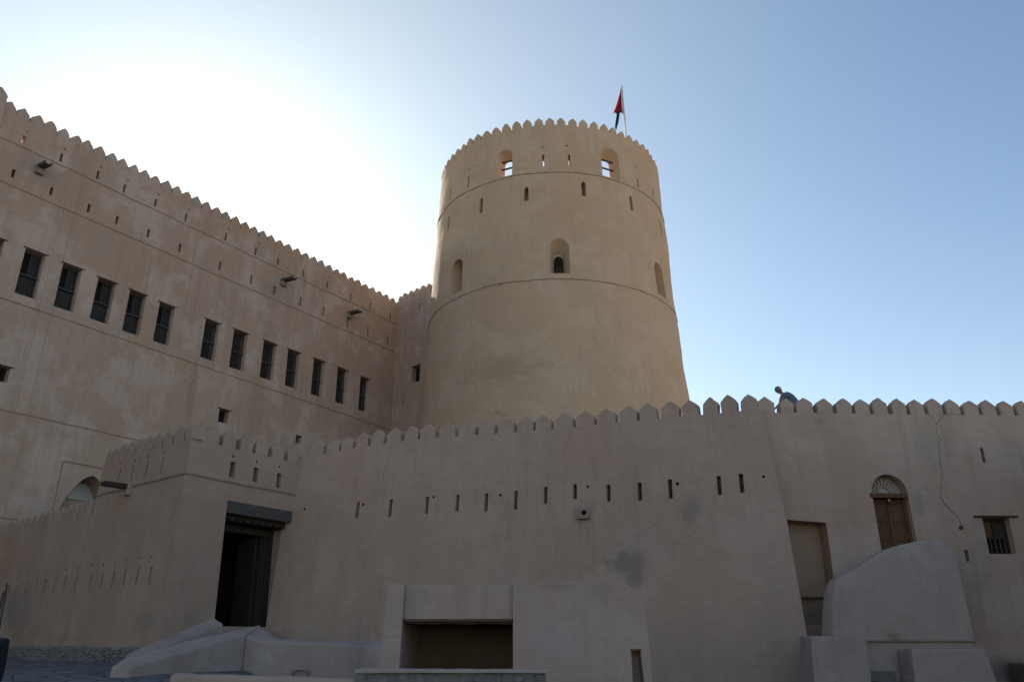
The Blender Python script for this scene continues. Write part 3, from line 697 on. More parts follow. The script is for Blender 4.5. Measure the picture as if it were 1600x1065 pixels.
# doorway
dl = RW.inv(1362.5, 769.5); drr = RW.inv(1421, 768); dtop = RW.inv(1390, 740.3); zd0 = 1.6
ds0 = dl[0]; ds1 = drr[0] - .05; zspr = dl[1]
dp = arch(ds0, ds1, zd0, zspr, dtop[1] - zspr, 14); holes.append(dp)
dn = obj('doorway', lining(RW, dp, .38), m_right, RT)
zc = zspr - .03
bm = bmesh.new()
wbox(bm, RW, ds0 - .07, ds1 - .05, zspr - .13, zspr, -.30, .025)
wbox(bm, RW, ds0 + .005, ds0 + .09, zd0, zspr - .135, -.33, -.19); wbox(bm, RW, ds1 - .10, ds1 - .005, zd0, zspr - .135, -.33, -.19)
obj('door_frame', bm, m_wood, dn)
smid = (ds0 + ds1) / 2
for a, b in ((ds0 + .095, smid - .045), (smid + .045, ds1 - .105)):
    bm = bmesh.new(); wbox(bm, RW, a, b, zd0, zspr - .14, -.32, -.255)
    wbox(bm, RW, a + .002, a + .06, zd0, zspr - .16, -.2545, -.238); wbox(bm, RW, b - .06, b - .002, zd0, zspr - .16, -.2545, -.238)
    zz = zspr - .30
    while zz > zd0: wbox(bm, RW, a + .065, b - .065, zz - .012, zz + .012, -.2545, -.248); zz -= .32
    lf = obj('door_leaf', bm, m_wood, dn)
    bm = bmesh.new()
    for zz in (zspr - .26, zspr - .80, zspr - 1.36):
        for k in range(4):
            s = a + .05 + (b - a - .1) * k / 3; c3 = RW.map(s, zz, -.235); bmesh.ops.create_uvsphere(bm, u_segments=8, v_segments=6, radius=.018, matrix=Matrix.Translation(c3))
    obj('door_studs', bm, m_iron, dn)
bm = bmesh.new(); wbox(bm, RW, smid - .04, smid + .04, zd0, zspr - .14, -.28, -.205); obj('door_post', bm, m_wood, dn)
bm = bmesh.new(); wbox(bm, RW, smid - .02, smid + .03, zspr - .33, zspr - .14, -.2, -.16); obj('door_latch', bm, m_iron, dn)
bm = bmesh.new(); wbox(bm, RW, smid + .0, smid + .05, zspr - .2, zspr - .145, -.155, -.12); obj('door_padlock', bm, m_pole, dn)
# carved fanlight
bm = bmesh.new(); fr_ = (ds1 - ds0) / 2 - .04; fan_c = (smid - .02, zspr + .03)
m_fan = simple("carved gypsum", (.46, .41, .34), (.38, .33, .27), .9, 8)
for k in range(11):
    a = math.pi * (k + .5) / 11; w0 = .035; w1 = .062
    pts_ = []
    for r_, hw in ((fr_ * .42, w0), (fr_ * .97, w1)):
        for sg in (-1, 1): pts_.append((fan_c[0] + math.cos(a) * r_ - math.sin(a) * hw * sg * .55, fan_c[1] + (math.sin(a) * r_ + math.cos(a) * hw * sg * .55) * .93))
    f_ = [bm.verts.new(RW.map(x_, z_, -.31)) for x_, z_ in pts_]; g_ = [bm.verts.new(RW.map(x_, z_, -.37)) for x_, z_ in pts_]
    hull_quad(bm, [f_[0], f_[1], f_[3], f_[2]])
    for a_, b_ in ((0, 1), (1, 3), (3, 2), (2, 0)): hull_quad(bm, [f_[a_], f_[b_], g_[b_], g_[a_]])
hb = [(fan_c[0] + math.cos(math.pi * k / 10) * fr_ * .34, fan_c[1] + math.sin(math.pi * k / 10) * fr_ * .34) for k in range(11)]
f_ = [bm.verts.new(RW.map(x_, z_, -.31)) for x_, z_ in hb]; bm.faces.new(f_); g_ = [bm.verts.new(RW.map(x_, z_, -.37)) for x_, z_ in hb]
for i in range(len(hb)): hull_quad(bm, [f_[i - 1], f_[i], g_[i], g_[i - 1]])
obj('fanlight', bm, m_fan, dn)
# small barred window with shutters above turned balusters
c = [RW.inv(1534.5, 808), RW.inv(1574, 808), RW.inv(1587, 864.6), RW.inv(1549, 864.6)]
s0 = c[0][0]; s1 = c[1][0] + .04; z1 = c[0][1]; z0 = c[2][1]; hp = rect(s0, s1, z0, z1); holes.append(hp)
wo = obj('window', lining(RW, hp, .42), m_right, RT)
bm = bmesh.new(); wbox(bm, RW, RW.inv(1521.5, 805)[0], RW.inv(1588, 805)[0], z1 + .004, z1 + .05, -.05, .07); obj('lintel', bm, m_oldwood, wo)
bm = bmesh.new(); wbox(bm, RW, s0 + .005, s1 - .005, z0 + .005, z1 - .005, -.415, -.40); obj('unlit_backing', bm, m_dark, wo)
zm = z0 + (z1 - z0) * .48
for a, b in ((s0 + .05, (s0 + s1) / 2 - .02), ((s0 + s1) / 2 + .02, s1 - .05)):
    bm = bmesh.new(); wbox(bm, RW, a, b, zm, z1 - .06, -.30, -.27); wbox(bm, RW, a + .05, b - .05, zm + .05, z1 - .11, -.269, -.26); obj('shutter', bm, m_wood if a < (s0 + s1) / 2 - .1 else m_oldwood, wo)
bm = bmesh.new()
for a, b, e, f in ((s0 + .004, s0 + .045, z0 + .01, z1 - .01), (s1 - .045, s1 - .004, z0 + .01, z1 - .01), (s0 + .05, s1 - .05, z1 - .055, z1 - .01), (s0 + .05, s1 - .05, zm - .045, zm - .005), (s0 + .05, s1 - .05, z0 + .01, z0 + .05)): wbox(bm, RW, a, b, e, f, -.29, -.22)
obj('window_frame', bm, m_oldwood, wo)
bm = bmesh.new()
for k in range(5):
    s = s0 + .05 + (s1 - s0 - .1) * (k + .5) / 5; L = zm - .05 - z0 - .055
    prof = [(0, .028), (.1, .03), (.16, .016), (.3, .026), (.45, .034), (.6, .022), (.66, .032), (.72, .014), (.86, .026), (1, .028)]
    prev = None
    for f, r in prof:
        cc = RW.map(s, z0 + .053 + L * f, -.25); cur = [bm.verts.new(cc + Vector((r * math.cos(a * math.pi / 4), r * math.sin(a * math.pi / 4), 0))) for a in range(8)]
        if prev:
            for q_ in range(8): hull_quad(bm, [prev[q_ - 1], prev[q_], cur[q_], cur[q_ - 1]])
        prev = cur
obj('balusters', bm, m_grille, wo, smooth=True)
# tall blocked niche beside the stair
n0 = RW.inv(1229, 811); n1 = RW.inv(1290, 816); nz0 = RW.inv(1275, 985)[1]
np_ = [(n0[0] - .9, nz0 - 1.2), (n1[0], nz0 - 1.2), (n1[0] + .015, n1[1]), (n0[0] - .1, n0[1]), (n0[0] - .9, n0[1] + .05)]
np_ = [(max(a, -.4), b) for a, b in np_]; holes.append(np_)
nn = obj('niche', lining(RW, np_, .55), m_niche, RT)
bm = bmesh.new(); zl = RW.inv(1280, 921, -.3)[1]; wbox(bm, RW, -.38, n1[0] - .01, zl - .2, zl, -.54, -.36); obj('niche_sill', lumpy(bm, .3, .015, .03), m_niche, nn)
bm = bmesh.new(); zl2 = RW.inv(1275, 976)[1]; wbox(bm, RW, -.38, n1[0] - .01, zl2 - .9, zl2, -.54, .35); obj('niche_step', lumpy(bm, .3, .02, .03), m_niche, nn)
outl = [(-.42, -1.8), (s_end, -1.8), (s_end, rz - RH), (-.42, rz - RH)]
bm = bmesh.new(); face_sheet(bm, RW, outl, holes, .45)
strip(bm, RW, [(-.42, rz - RH), (s_end, rz - RH)], 0, -.42)
face_sheet(bm, RW, [(-.42, 4.5), (s_end, 4.5), (s_end, rz - RH), (-.42, rz - RH)], [], 1.0, -.42)
obj('wall_face', bm, m_right, RT, smooth=True)
for i, (a, b) in enumerate(rk):
    wl = (rk[i + 1][0] - a) if i < len(rk) - 1 else .57
    obj('merlon', merlon(RW, a, rz - RH, min(wl, .62) * .84, RH, .34, j=.012), m_right, RT)
FLOOR_R = rz - RH - .55
bm = bmesh.new(); wbox(bm, RW, -1.0, s_end, FLOOR_R - .3, FLOOR_R, -2.0, -.43); obj('walkway', bm, m_right, RT)
bm = bmesh.new(); wbox(bm, RW, 2.0, 48, FLOOR_R - .5, FLOOR_R - .02, -62, -2.003); obj('bounce_terrace', bm, m_right, RT)  # unseen terrace added to bounce warm sunlight onto tower and facade
bm = bmesh.new(); wbox(bm, RW, 9.6, 10.4, -1.8, rz - RH - .6, .01, 34); obj('sky_block_range', lumpy(bm, 1.5, .04, .05), m_right, RT)  # added out of view to cut low sky light on the lower walls
# long crack and the cable to a little lamp fitting
def groove(W, pts, wd, name, parent, mat, d=.004):
    bm = bmesh.new(); P_ = [W.inv(*p) for p in pts]; fine = []
    for a, b in zip(P_, P_[1:]):
        n = 5
        for k in range(n): fine.append((a[0] + (b[0] - a[0]) * k / n + random.uniform(-.012, .012), a[1] + (b[1] - a[1]) * k / n))
    fine.append(P_[-1]); prev = None
    for i, (a, b) in enumerate(fine):
        g = fine[min(i + 1, len(fine) - 1)]; h = fine[max(0, i - 1)]; tx, tz_ = g[0] - h[0], g[1] - h[1]; L = math.hypot(tx, tz_) or 1
        ww = wd * random.uniform(.5, 1.2); nx_, nz_ = -tz_ / L * ww / 2, tx / L * ww / 2
        cur = [bm.verts.new(W.map(a + nx_, b + nz_, d)), bm.verts.new(W.map(a, b, d + .006)), bm.verts.new(W.map(a - nx_, b - nz_, d))]
        if prev:
            hull_quad(bm, [prev[0], prev[1], cur[1], cur[0]]); hull_quad(bm, [prev[1], prev[2], cur[2], cur[1]])
        prev = cur
    obj(name, bm, mat, parent)
m_crack = simple("crack shadowed mud", (.235, .19, .16), rough=1)
cr = [(1200 + a / 3.945, 560 + b / 3.945) for a, b in ((988, 345), (1035, 395), (1042, 470), (1070, 500), (1050, 522), (1062, 640), (1072, 700), (1064, 850))]
groove(RW, cr, .018, 'crack', RT, m_crack)
groove(RW, [(1200 + a / 3.945, 560 + b / 3.945) for a, b in ((1085, 345), (1060, 375), (1042, 398))], .025, 'crack', RT, m_crack)
groove(RW, [(1200 + a / 3.945, 560 + b / 3.945) for a, b in ((1085, 344), (1130, 342), (1190, 348))], .025, 'crack', RT, m_crack)
bm = bmesh.new(); tube(bm, [RW.map(*RW.inv(1200 + a / 3.945, 560 + b / 3.945), .015) for a, b in ((1064, 850), (1075, 870), (1110, 918), (1150, 950), (1172, 975), (1186, 1010), (1189, 1035))], .005, 6); obj('cable', bm, m_iron, RT)
bm = bmesh.new(); cc = RW.inv(1501, 823.5); wbox(bm, RW, cc[0] - .045, cc[0] + .045, cc[1] - .05, cc[1] + .05, -.005, .07); obj('lamp_fitting', lumpy(bm, .3, 0, .012), m_grille, RT)

# ------------------------------------------------------------------ gatehouse and outer wall
GH = thing('gatehouse', 'square plastered gatehouse with a tall dark doorway and grey lintel', 'gatehouse', GW.map(4, -1.6))
zstr = (GW.inv(290, 737)[1] + GW.inv(465, 775)[1]) / 2
gp = [(309, 659), (335, 666), (362, 672.5), (388, 679), (411.8, 685), (437, 691.5), (461, 698.5)]
gk = [GW.inv(*p) for p in gp]; GZ = sum(p[1] for p in gk) / len(gk); GMH = .62; sc0, _ = GW.inv(290, 737)
def corner(z):
    a, b = GW.n, SW.n; ca = a.dot(GW.P) + GW.b * (GW.zr - z); cb = b.dot(SW.P) + SW.b * (SW.zr - z); D = a[0] * b[1] - a[1] * b[0]
    q_ = Vector(((ca * b[1] - a[1] * cb) / D, (a[0] * cb - b[0] * ca) / D))
    return (q_ - GW.P - GW.n * (GW.b * (GW.zr - z))).dot(GW.dir), (q_ - SW.P - SW.n * (SW.b * (SW.zr - z))).dot(SW.dir)
cz = [(-1.8 + k * (GZ - GMH + 1.8) / 8) for k in range(9)]
gl = slits(GW, GH, [(363.5, 733, 24, .22), (400.3, 741.5, 23, .22), (435.7, 750.5, 23, .22)], .45, m_gate)
holes = list(gl) + vents(GW, GH, [(365, 712.5), (401.5, 720.5), (436.3, 728.8)], .045, m_dotw)
gtl = GW.inv(355, 778.5); gtr = GW.inv(457.4, 800.5); gb = .62
ztop = (gtl[1] + gtr[1]) / 2; sL = GW.inv(345, 880)[0]; sR = GW.inv(450, 890)[0]
gs0, gs1 = min(sL, sR), max(sL, sR)
hp = rect(gs0, gs1, gb, ztop); holes.append(hp)
gd = obj('doorway', lining(GW, hp, .95, closed=False), m_gate, GH)
bm = bmesh.new(); wbox(bm, GW, gs0 + .003, gs1 - .003, ztop - .42, ztop - .004, -.55, .012); lumpy(bm, .5, .012, .015); obj('lintel_beam', bm, m_beam, gd)
bm = bmesh.new(); wbox(bm, GW, gs0 + .01, gs1 - .01, ztop - .55, ztop - .43, -1.0, -.3)
for k in range(9): a = gs0 + .05 + (gs1 - gs0 - .3) * k / 8; wbox(bm, GW, a, a + .2, ztop - .64, ztop - .551, -.9, -.25)
obj('ceiling_boards', bm, m_oldwood, gd)
bm = bmesh.new()      # carved ribs of the door frame on the right jamb
for k, (a, b) in enumerate(((.0, .10), (.13, .20), (.23, .33), (.36, .42))): wbox(bm, GW, gs0 + .003 + a, gs0 + .003 + b, gb + .003, ztop - .66, -1.25 - .05 * k, -.96 - .05 * k)
for k, (a, b) in enumerate(((.0, .10), (.13, .20), (.23, .33))): wbox(bm, GW, gs1 - .003 - b, gs1 - .003 - a, gb + .003, ztop - .66, -1.25 - .05 * k, -.96 - .05 * k)
wbox(bm, GW, gs0 + .003, gs1 - .003, ztop - .9, ztop - .665, -1.2, -.97)
obj('door_frame', bm, m_oldwood, gd)
bm = bmesh.new()
for k in range(6): c3 = GW.map(gs0 + .05, gb + .35 + k * .55, -.955); bmesh.ops.create_uvsphere(bm, u_segments=8, v_segments=6, radius=.035, matrix=Matrix.Translation(c3))
obj('frame_studs', bm, m_iron, gd)
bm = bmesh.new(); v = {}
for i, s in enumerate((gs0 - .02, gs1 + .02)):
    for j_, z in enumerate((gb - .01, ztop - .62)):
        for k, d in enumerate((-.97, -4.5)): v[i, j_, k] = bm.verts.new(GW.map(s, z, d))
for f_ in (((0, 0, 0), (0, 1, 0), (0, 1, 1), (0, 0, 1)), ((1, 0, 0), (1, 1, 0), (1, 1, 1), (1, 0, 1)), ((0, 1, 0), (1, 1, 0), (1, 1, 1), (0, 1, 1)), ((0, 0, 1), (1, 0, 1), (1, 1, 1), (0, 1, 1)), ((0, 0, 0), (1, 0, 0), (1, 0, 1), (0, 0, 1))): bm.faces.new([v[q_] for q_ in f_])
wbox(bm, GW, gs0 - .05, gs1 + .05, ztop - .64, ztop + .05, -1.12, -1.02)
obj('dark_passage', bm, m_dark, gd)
for a, b in ((gs0 + .46, gs0 + .53),):
    bm = bmesh.new(); wbox(bm, GW, a, b, gb + .01, ztop - .93, -2.3, -1.3); obj('open_door_leaf', bm, m_oldwood, gd)
# front face
e_in = (-.6, GZ - GMH)
zc = GZ - GMH
sc_top = sc0 + .0
bm = bmesh.new(); face_sheet(bm, GW, [(-.45, -1.8)] + [(corner(z)[0], z) for z in cz] + [(-.45, zc)], holes, .45)
strip(bm, GW, [(-.45, zc), (sc0 - .4, zc)], 0, -.42); face_sheet(bm, GW, [(-.45, zc - 1.2), (sc0 - .42, zc - 1.2), (sc0 - .42, zc), (-.45, zc)], [], .9, -.42)
obj('front_wall', bm, m_gate, GH, smooth=True)
for i, (a, b) in enumerate(gk): obj('merlon', merlon(GW, a if i else corner(zc)[0] - .315, zc, .56 if i else .60, GMH, .38, j=.014), m_gate, GH)
obj('string_course', ledge(GW, zstr, zstr, -.45, sc0 + .03, .04, .06), m_ledge, GH)
# side face, upper block
su1 = SW.inv(152, 771)[0]
zlw = SW.inv(139.7, 803.5)[1] * .5 + SW.inv(43, 828)[1] * .5; so1 = SW.inv(3, 840)[0]
los = [(234.5, 898, 28), (214.3, 899.5, 27), (194.3, 902, 26), (176.3, 905, 25), (158.3, 908.8, 25), (140, 909, 25), (116.8, 911, 25), (100.8, 912.5, 23), (85.8, 913.8, 23), (70.8, 916, 23), (56.3, 918, 22), (39.5, 920, 21), (25, 925, 20), (12.5, 925, 20)]
Lx = [l for l in los if SW.inv(l[0], l[1])[0] > su1 + .2]; Rx = [l for l in los if l not in Lx]
holes2 = slits(SW, GH, [(253.3, 726.8, 24, .13), (229.6, 732.8, 23, .13), (206.8, 740, 23, .13), (186.6, 744.6, 22, .13)], .45, m_gate)
holes2 += slits(SW, GH, [(x, y, h, .13) for x, y, h in Rx], .4, m_gate)
holes2 += vents(SW, GH, [(x + 3.5, y - h * .5 - 15) for x, y, h in Rx], .035, m_dotw)
holes2 += vents(SW, GH, [(255, 706), (232.8, 713), (211, 719), (190.5, 724)], .04, m_dotw)
zstr2 = zstr
bm = bmesh.new(); face_sheet(bm, SW, [(su1, -1.8), (su1, zc)] + [(corner(z)[1], z) for z in cz[::-1]], holes2, .5)
strip(bm, SW, [(0, zc), (su1, zc)], 0, -.42); strip(bm, SW, [(su1, zc), (su1, 3.5)], 0, -.9)
face_sheet(bm, SW, [(.42, zc - 1.2), (su1, zc - 1.2), (su1, zc), (.42, zc)], [], .9, -.42)
obj('side_wall', bm, m_gate, GH, smooth=True)
obj('string_course', ledge(SW, zstr2, zstr2, -.03, su1, .04, .07), m_ledge, GH)
sl2 = [.44] + [SW.inv(x, y)[0] for x, y in ((268.4, 683.4), (253.5, 688.7), (238.8, 694.6), (224.6, 699), (210.8, 703), (197, 708.4), (184.5, 711.7), (172.4, 717.6))] + [su1]
for a, b in zip(sl2, sl2[1:]): obj('merlon', merlon(SW, (a + b) / 2, zc, min(b - a, .8) * .82, GMH, .38, j=.014), m_gate, GH)
# far parapet of the gatehouse roof
spb = Off(SW, 0)
bm = bmesh.new(); wbox(bm, SW, su1 - .42, su1, zc - 1.2, zc, -3.0, -.43); obj('rear_parapet', lumpy(bm, .5, .02, .03), m_gate, GH)
BW = Wall((SW.map(su1, 0)[0], SW.map(su1, 0)[1]), 33, .0, 0, .02)
for k in range(4):
    c3 = SW.map(su1 - .2, zc, -.75 - k * .66)
    B_ = Wall((c3[0], c3[1]), 33, 0, 0, .01); obj('merlon', merlon(B_, 0, zc, .52, GMH, .36), m_gate, GH)
bm = bmesh.new(); wbox(bm, SW, .45, su1 - .43, zc - 1.3, zc - 1.2, -3.0, -.43); obj('flat_roof', bm, m_gate, GH)
# spout on the side face
s, z = SW.inv(203, 766)
bm = bmesh.new(); wbox(bm, SW, s - .22, s + .2, z - .2, z + .28, -.01, .16); obj('spout_bracket', lumpy(bm, .3, .01, .03), m_gate, GH)
bm = bmesh.new()
for a0_, a1_, h0, h1 in ((-.15, .15, 0, .03), (-.15, -.12, .031, .16), (.12, .15, .031, .16)): wbox(bm, SW, s + a0_ + .02, s + a1_ + .02, z + .04 + h0, z + .04 + h1, .17, 1.0)
obj('rain_spout', bm, m_oldwood, GH)


OW = thing('outer_wall', 'long low battlemented wall with slits running left from the gatehouse', 'wall', SW.map(12, -1.6))
holes = slits(SW, OW, [(x, y, h, .13) for x, y, h in Lx], .4, m_gate)
holes += vents(SW, OW, [(x + 3.2, y - h * .5 - 12) for x, y, h in Lx[:8]], .035, m_dotw)
so1 = 16.3
bm = bmesh.new(); face_sheet(bm, SW, [(su1, -1.8), (so1, -1.8), (so1, zlw), (su1, zlw)], holes, .5)
strip(bm, SW, [(su1, zlw), (so1, zlw)], 0, -.4); face_sheet(bm, SW, [(su1, zlw - 1.3), (so1, zlw - 1.3), (so1, zlw), (su1, zlw)], [], 1.0, -.4)
obj('wall_face', bm, m_gate, OW, smooth=True)
xsl = [139.4, 128, 116.6, 105, 93.8, 83, 73.5, 63.4, 53, 43, 33, 24, 16, 9]
ssl = [SW.inv(x, 845 + (x - 139) * -.24 * 0 - 40 * 0 + (139 - x) * .25 - 30)[0] for x in xsl]
for a, b in zip(ssl, ssl[1:]):
    c = (a + b) / 2
    if c - .3 > su1 and c < so1: obj('merlon', merlon(SW, c, zlw, abs(b - a) * .70, .62, .30, j=.014), m_gate, OW)

# ------------------------------------------------------------------ rough stone footing under the outer wall
m_stone = simple("rubble stone", (.24, .22, .205), (.15, .138, .13), .9, 2.5, .5)
m_mort = simple("footing mortar", (.20, .18, .165), (.15, .135, .125), .95, 5, .5)
FT = thing('stone_footing', 'low rubble stone footing along the foot of the outer wall', 'footing', SW.map(8, -.6))
bm = bmesh.new(); zf = -.04
wbox(bm, SW, -.1, 16, -1.8, zf, -.05, .40); lumpy(bm, .4, .05, .03); obj('mortar_bed', bm, m_mort, FT)
bm = bmesh.new(); rs = random.Random(4)
def rock(bm, c, r, rs, fl=.75):
    q_ = bmesh.ops.create_icosphere(bm, subdivisions=1, radius=r, matrix=Matrix.Translation(c) @ Matrix.Rotation(rs.uniform(0, 3), 4, Vector((rs.uniform(-1, 1), rs.uniform(-1, 1), 1))) @ Matrix.Diagonal((1, rs.uniform(.6, 1), fl, 1)))
    for v_ in q_['verts']: v_.co += Vector((rs.uniform(-1, 1), rs.uniform(-1, 1), rs.uniform(-1, 1))) * r * .18
s = 0
while s < 16:
    for z in (-.10, -.20, -.30, -.41, -.52): rock(bm, SW.map(s + rs.uniform(-.06, .06), z + rs.uniform(-.03, .03), .39), rs.uniform(.06, .12), rs)
    s += .19
obj('rubble_stones', bm, m_stone, FT)

# ------------------------------------------------------------------ entrance ramp with two sloping parapets
def gp3(x, y, d): return GW.pt(x, y, d)
def prism(bm, top, zb_=-1.8):
    a = [bm.verts.new(p) for p in top]; b = [bm.verts.new((p[0], p[1], zb_)) for p in top]
    bm.faces.new(a); bm.faces.new(b[::-1])
    for i in range(len(top)): hull_quad(bm, [a[i - 1], a[i], b[i], b[i - 1]])
RM = thing('entrance_ramp', 'plastered ramp rising to the tall gatehouse doorway', 'ramp', GW.map(5, -1.6, 2))
def gm(s, z, d): q = GW.P + GW.dir * s + GW.n * d; return Vector((q[0], q[1], z))
bm = bmesh.new()
prism(bm, [gm(1.0, .10, .02), gm(4.1, .06, .02), gm(8.2, -1.0, .02), gm(8.2, -1.0, 3.1), gm(4.1, .04, 3.1), gm(3.4, .06, 3.1), gm(1.3, .08, 1.4)])
obj('ramp_slope', lumpy(bm, .6, .02, .02), m_pale, RM, smooth=False)
bm = bmesh.new(); prism(bm, [gm(1.0, .56, .03), gm(3.9, .56, .03), gm(3.9, .54, .62), gm(1.1, .54, .62)]); obj('door_step', lumpy(bm, .4, .015, .03), m_pale, RM)
bm = bmesh.new(); prism(bm, [gm(1.2, .34, .6), gm(3.62, .34, .6), gm(3.62, .33, .98), gm(1.3, .33, .98)]); obj('door_step', lumpy(bm, .4, .015, .03), m_pale, RM)
bm = bmesh.new(); prism(bm, [gp3(334.4, 962.2, .75), gp3(197.5, 1021, .75), gp3(190, 1033, 1.45), gp3(350, 973.5, 1.35)])
obj('rear_parapet', lumpy(bm, .22, .03, .05), m_pale, RM)
bm = bmesh.new(); prism(bm, [gp3(408.4, 974.4, 3.0), gp3(282, 1002.5, 3.0), gp3(198, 1025, 2.95), gp3(174, 1040, 3.2), gp3(203, 1042, 3.6), gp3(384, 990.3, 3.6)])
obj('front_parapet', lumpy(bm, .22, .03, .05), m_pale, RM)
# bench wall joining the ramp
BN = thing('low_wall', 'low pale plastered wall between the ramp and the square bay', 'wall', (-5, 24.4, -1.6))
A_ = gp3(384, 990.3, 3.6); B_ = gp3(408.4, 974.4, 3.0)
YB = A_[1] - .05
def ay(x, y, Y): return at(x, y, Y)
bm = bmesh.new()
k1 = at(437, 996.8, YB + .35); k2 = at(405, 1001, YB - .15); k3 = at(640, 1011, YB - .75); k4 = at(640, 1001.5, YB - .25)
prism(bm, [Vector((A_[0] - .12, A_[1] + .12, A_[2] - .03)), k2, k3, k4, k1, Vector((B_[0] - .10, B_[1] - .10, B_[2] - .03))])
obj('plaster_mass', lumpy(bm, .22, .03, .05), m_pale, BN)
bm = bmesh.new()      # old plastered handle-shaped lump on its face
c3 = at(468, 1050, YB - .42); pts_ = [c3 + Vector((-.22, .1, -.35)), c3 + Vector((-.2, -.02, .02)), c3 + Vector((-.05, -.06, .1)), c3 + Vector((.12, -.06, .1)), c3 + Vector((.24, 0, .04)), c3 + Vector((.24, .1, -.35))]
tube(bm, pts_, .045, 8); obj('plaster_ridge', bm, m_pale, BN, smooth=True)

# ------------------------------------------------------------------ square bay (covered niche) in the courtyard
KB = thing('plaster_bay', 'square plastered bay with a wide dark opening under a flat lintel', 'shelter', (0, 14.5, -1.6))
def Y3(x, y, Y): return at(x, y, Y)
YK = 14.0
def polyprism(bm, pts, Yf, Yb, dback=0):
    a = [bm.verts.new(at(x, y, Yf - (lean if False else 0))) for x, y in pts]
    b = [bm.verts.new((v.co.x, Yb, v.co.z)) for v in a]
    bm.faces.new(a); bm.faces.new(b[::-1])
    for i in range(len(a)): hull_quad(bm, [a[i - 1], a[i], b[i], b[i - 1]])
zt = at(632, 912, YK)[2]
def low(x, y, x2, y2, Y, z=-1.8):      # carry an edge down to the ground
    a = at(x, y, Y); b = at(x2, y2, Y); t = (z - a[2]) / (b[2] - a[2]); return Vector((a[0] + (b[0] - a[0]) * t, Y, z))
def slab(bm, fr, Yb):
    a = [bm.verts.new(p) for p in fr]; b = [bm.verts.new((p[0], Yb, p[2])) for p in fr]
    bm.faces.new(a); bm.faces.new(b[::-1])
    for i in range(len(a)): hull_quad(bm, [a[i - 1], a[i], b[i], b[i - 1]])
bm = bmesh.new(); slab(bm, [at(605, 912, YK), at(632.5, 912, YK), low(632.5, 912, 624, 1043, YK), low(605, 912, 590, 1043, YK)], 17.2)
obj('left_pier', lumpy(bm, .35, .012, .03), m_block, KB)
xl = at(632.5, 912, YK)[0] + .0; xr = at(801.5, 909, YK)[0]
bm = bmesh.new(); zb1 = at(700, 967, YK + .12)[2]; box(bm, xl - .01, xr + .02, YK + .12, 17.15, zb1, zt + .0); obj('lintel_panel', lumpy(bm, .35, .012, .015), m_block, KB)
bm = bmesh.new(); box(bm, xl + .01, xr - .01, YK + .10, 16.2, zb1 - .035, zb1 - .004); obj('lintel_board', bm, simple("russet board", (.16, .07, .04), (.09, .045, .03), .8), KB)
bm = bmesh.new()
for k in range(9): box(bm, xl + .012 + k * .204, xl + .208 + k * .204, YK + .16, 17.0, zb1 - .065 - .006 * (k % 3), zb1 - .037)
obj('ceiling_boards', bm, m_oldwood, KB)
bm = bmesh.new(); box(bm, xl - .3, xr + .3, 17.0, 17.25, -1.8, zb1 - .002); obj('back_wall', lumpy(bm, .4, .015, .02), m_bay_shade, KB)
sx0 = at(986, 1016, YK)[0]; sx1 = at(1001, 1016, YK)[0]; sz = at(990, 1016, YK)[2]
fr = [at(801.5, 909.5, YK), at(880, 906.5, YK), at(963, 904, YK), at(978, 911, YK), at(993, 921.5, YK), at(1004, 931, YK), at(1010, 970, YK), at(1014.7, 1007, YK), low(1014.7, 1007, 1019, 1065, YK)]
class Flat:
    def map(s, u, z, d=0): k = wob(Vector((u, YK, z)) * 1.5, .018); return Vector((u, YK - d - k, z))
FW = Flat(); pol = [(p[0], p[2]) for p in fr] + [(xr, -1.8)]
slh = [(sx0, -1.0), (sx1 + .06, -1.0), (sx1, sz), (sx0, sz)]
bm = bmesh.new(); face_sheet(bm, FW, pol, [slh], .3)
n_ = len(pol)
for i in range(n_):
    a, b = pol[i], pol[(i + 1) % n_]; m_ = max(1, int(math.hypot(a[0] - b[0], a[1] - b[1]) / .3))
    for k in range(m_):
        p0 = (a[0] + (b[0] - a[0]) * k / m_, a[1] + (b[1] - a[1]) * k / m_); p1 = (a[0] + (b[0] - a[0]) * (k + 1) / m_, a[1] + (b[1] - a[1]) * (k + 1) / m_)
        f0, f1 = bm.verts.new(FW.map(*p0)), bm.verts.new(FW.map(*p1)); g0, g1 = bm.verts.new((p0[0], 17.2, p0[1])), bm.verts.new((p1[0], 17.2, p1[1])); hull_quad(bm, [f0, f1, g1, g0])
bm.faces.new([bm.verts.new((a, 17.2, b)) for a, b in pol])
obj('right_mass', bm, m_block, KB)
so = obj('slot_window', lining(FW, slh, .35), m_block, KB)
bm = bmesh.new(); box(bm, sx0 - .01, sx1 + .01, YK - .03, YK + .2, sz + .004, sz + .03); obj('slot_lintel', bm, simple("slot lintel wood", (.20, .09, .06)), so)

# ------------------------------------------------------------------ front low walls at the bottom edge
FWL = thing('rubble_wall', 'low rubble wall with a thin plaster coping nearest the camera', 'wall', (-.7, 9, -1.6))
bm = bmesh.new(); xa, xb = at(553, 1045, 9)[0], at(857, 1045, 9)[0]; zt9 = at(700, 1045.5, 9)[2]
box(bm, xa, xb, 9.0, 9.5, zt9 - .035, zt9); obj('coping', lumpy(bm, .12, .012, .012), m_pale, FWL)
bm = bmesh.new(); box(bm, xa + .04, xb - .03, 9.06, 9.46, -1.8, zt9 - .03); obj('core', lumpy(bm, .3, .02, .02), m_mort, FWL)
bm = bmesh.new(); rs = random.Random(11); x_ = xa + .08
while x_ < xb - .05:
    for z in (zt9 - .10, zt9 - .26, zt9 - .42): rock(bm, Vector((x_ + rs.uniform(-.03, .03), 9.11, z + rs.uniform(-.02, .02))), rs.uniform(.09, .13), rs, .8)
    x_ += .21
obj('rubble_stones', bm, m_stone, FWL)
